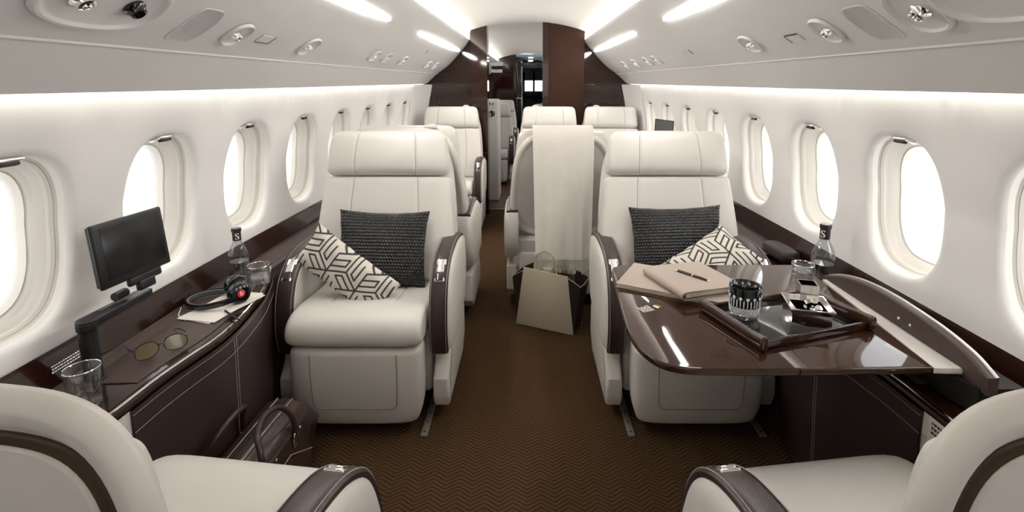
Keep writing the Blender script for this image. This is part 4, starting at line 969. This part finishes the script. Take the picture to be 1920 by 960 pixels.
for i in range(14):
    a = 2*PI*i/14
    for z, rr_, q in ((.060, .0402, .0044),):
        T = basis(((rr_)*math.cos(a), (rr_)*math.sin(a), z), (-math.sin(a), math.cos(a), 0), (0, 0, 1), (math.cos(a), math.sin(a), 0)); mb.add(lathe([(0, .0008), (q*.6, .0016), (q, 0)], 12), 0, T)
        mb.add(rbox((0, -.0135, -.0003), (.0022, .019, .0012), 0), 0, T)
        mb.add(lathe([(0, .0008), (.003, .0012), (.0038, 0)], 12), 0, basis((.0388*math.cos(a), .0388*math.sin(a), .075), (-math.sin(a), math.cos(a), 0), (0, 0, 1), (-math.cos(a), -math.sin(a), 0)))
    a += PI/14; T = basis((.0397*math.cos(a), .0397*math.sin(a), .048), (-math.sin(a), math.cos(a), 0), (0, 0, 1), (math.cos(a), math.sin(a), 0)); mb.add(([(-.0014, -.012, 0), (.0014, -.012, 0), (.0014, .006, 0), (0, .011, 0), (-.0014, .006, 0)], [(0, 1, 2, 3, 4)]), 0, T)
mb.build('cut_pattern', M['frost'], cg)
ca = thing('silver_dish', 'square polished silver dish with flared rim standing on the tray', 'dish', (.742, 1.268, .6702), math.radians(-14))
def sqbowl(lv, seg=1):
    vs = []; fs = []
    for h, z in lv: vs += [(-h, -h, z), (h, -h, z), (h, h, z), (-h, h, z)]
    for i in range(len(lv)-1):
        for j in range(4): fs.append((4*i+j, 4*i+(j+1) % 4, 4*(i+1)+(j+1) % 4, 4*(i+1)+j))
    fs.append((0, 1, 2, 3)); k = 4*(len(lv)-1); fs.append((k, k+1, k+2, k+3)); return vs, fs
mb = MB(); mb.add(sqbowl([(.047, 0), (.047, .030), (.053, .042), (.053, .045), (.050, .045), (.044, .032), (.044, .004)])); mb.build('bowl', M['silver'], ca, sharp=20)
cu = thing('silver_cup', 'square silver cup standing in the silver dish', 'cup', (.750, 1.288, .6745), math.radians(-14))
mb = MB(); mb.add(sqbowl([(.022, 0), (.022, .086), (.0205, .088), (.019, .087), (.019, .02)])); mb.build('cup', M['silver'], cu, sharp=20)
mb = MB(); mb.add(rbox((0, 0, .055), (.0375, .0375, .003), .001)); mb.build('inner_plate', M['blackg'], cu)
cs = thing('glass_stopper', 'small faceted glass stopper beside the silver cup in the dish', 'stopper', (.758, 1.243, .6745))
mb = MB(); mb.add(lathe([(0, 0), (.011, 0), (.013, .008), (.010, .016), (.005, .020), (.009, .028), (.010, .036), (.005, .043), (0, .045)], 8)); mb.build('crystal', M['silver'], cs, sharp=10)

dk = thing('leather_case', 'dark rounded case lying on the right ledge behind the patterned pillow', 'case', (1.035, 1.99, .578), .1)
mb = MB(); mb.add(slab([(-.085, .026, .030, .022), (-.05, .030, .042, .029), (.05, .030, .042, .029), (.085, .026, .030, .022)], n=2.4, rnd=.02)); mb.build('body', M['dbag'], dk)
mb = MB(); mb.add(tube([(.041*math.cos(a), .086*math.sin(a), .030) for a in [2*PI*i/40 for i in range(40)]], .0018, 6, closed=True)); mb.build('zip', M['grey'], dk)

# ------------------------------------------------------------ bags on the floor
br = thing('briefcase', 'dark brown leather briefcase with two handles on the floor beside the left console', 'briefcase', (-.785, 1.31, 0), -.03)
mb = MB(); mb.add(slab([(-.205, .13, .060, .128), (-.19, .135, .072, .133), (0, .14, .076, .138), (.19, .135, .072, .133), (.205, .13, .060, .128)], n=5, rnd=.03)); mb.build('body', M['case'], br)
mb = MB()
gp = [(-.075, .24), (-.055, .272), (-.016, .285), (.016, .285), (.055, .272), (.075, .24)]
mb.add(prism([(x, z) for x, z in gp]+[(.07, .20), (-.07, .20)], -.195, .195, 'Y', r=.012, seg=3)); mb.build('top_gusset', M['case'], br)
mb = MB(); mb.add(rbox((0, 0, .2855), (.022, .375, .004), .001)); mb.build('zip', M['dark'], br)
for s in (-1, 1):
    mb = MB(); mb.add(tube([(s*.024, -.19, .284), (s*.022, 0, .2885), (s*.024, .19, .284)], .0016, 6)); mb.build('piping', M['tan'], br)
    pts = [(s*.080, -.085, .225), (s*.080, -.088, .265), (s*.070, -.080, .31), (s*.052, -.055, .345), (s*.044, 0, .360), (s*.052, .055, .345), (s*.070, .080, .31), (s*.080, .088, .265), (s*.080, .085, .225)]
    mb = MB(); mb.add(tube([tuple(p) for p in cr(pts, 4)], .0085, 10)); mb.build('handle', M['case'], br)
    for q in (-.087, .087):
        mb = MB(); mb.add(tube([(s*.082+.009*math.cos(a)*0, q+.013*math.cos(a), .232+.013*math.sin(a)) for a in [2*PI*i/20 for i in range(20)]], .0022, 6, closed=True)); mb.add(rbox((s*.079, q, .212), (.008, .026, .03), .003)); mb.build('ring', M['chrome'], br)
    mb = MB(); mb.add(prism([(-.175, .03), (.175, .03), (.175, .12), (0, .20), (-.175, .16)][::1], s*.073, s*.082, 'X', r=.003)); mb.add(tube([(s*.0825, -.178, .155), (s*.0825, -.06, .20), (s*.0825, .05, .195), (s*.0825, .178, .12)], .0014, 5), 1); mb.build('pocket', [M['case'], M['tan']], br)
mb = MB()
for y in (-.02, .12): mb.add(lathe([(0, .003), (.004, .002), (.005, 0)], 12), 0, T3((.0785, y, .235), (0, PI/2, 0)))
mb.build('stud', M['chrome'], br)

tt = thing('handbag', 'beige and black leather handbag on the floor behind the chair with the blanket', 'handbag', (.120, 2.575, 0), math.radians(-24))
mb = MB(); fw, tw_ = .163, .122
mb.add(prism([(-fw, .004), (fw, .004), (tw_+.006, .315), (-tw_+.004, .33)], -.076, -.068, 'Y', r=.003)); mb.build('front_panel', M['tote'], tt)
mb = MB(); mb.add(prism([(-fw, .004), (fw, .004), (tw_, .31), (-tw_, .32)], .066, .074, 'Y', r=.003)); mb.build('back_panel', M['tote'], tt)
for s in (-1, 1):      # flaring dark side wings
    vs = [(s*(fw-.004), -.068, .004), (s*(fw-.004), .066, .004), (s*(tw_+.07), .085, .265), (s*(tw_+.075), .0, .262), (s*(tw_+.07), -.055, .262), (s*(tw_-.002), -.070, .31), (s*(tw_-.002), .067, .31)]
    inn = [(v[0]-s*.006, v[1]*.96, v[2]+.001) for v in vs]; k = len(vs)
    fs = [(0, 1, 2, 3, 4), (0, 4, 5), (1, 6, 2)]; fs += [tuple(i+k for i in f) for f in fs]; edge = [5, 4, 3, 2, 6]
    fs += [(edge[i], edge[i+1], edge[i+1]+k, edge[i]+k) for i in range(4)]
    mb = MB(); mb.add((vs+inn, fs)); mb.add(tube([vs[i] for i in edge], .0022, 6), 1); mb.build('side_wing', [M['dbag'], M['tote']], tt)
mb = MB(); mb.add(rbox((0, 0, .006), (fw*2-.01, .14, .01), .002)); mb.add(rbox((0, 0, .27), (tw_*2-.01, .134, .006), .002)); mb.build('lining', M['groove'], tt)
mb = MB(); mb.add(rbox((.0, .01, .30), (.05, .10, .06), .008)); mb.build('flap', M['tote'], tt)
for y in (-.058, .058):
    pts = [(-.062, y, .31), (-.060, y, .36), (-.045, y, .405), (0, y, .428), (.045, y, .405), (.060, y, .36), (.062, y, .31)]
    mb = MB(); mb.add(tube([tuple(p) for p in cr(pts, 5)], .0052, 10)); mb.build('handle', M['tote'], tt)

# ------------------------------------------------------------ beyond the doorway
cb = thing('galley_cabinet', 'slim cream cabinet with a round chrome latch just beyond the doorway', 'cabinet', (-.58, 5.62, 0))
mb = MB(); mb.add(rbox((0, 0, .555), (.56, .36, 1.11), .03)); mb.build('body', M['wall'], cb)
for x, z, r in ((.235, .965, .034), (.205, 1.07, .02), (.245, 1.065, .012)):
    mb = MB(); mb.add(lathe([(0, .012), (r*.45, .012), (r*.55, .006), (r*.7, .006), (r*.8, .014), (r, .010), (r*1.02, 0)], 28), 0, T3((x-.03, -.181, z), (PI/2, 0, 0))); mb.build('latch', M['chrome'], cb)
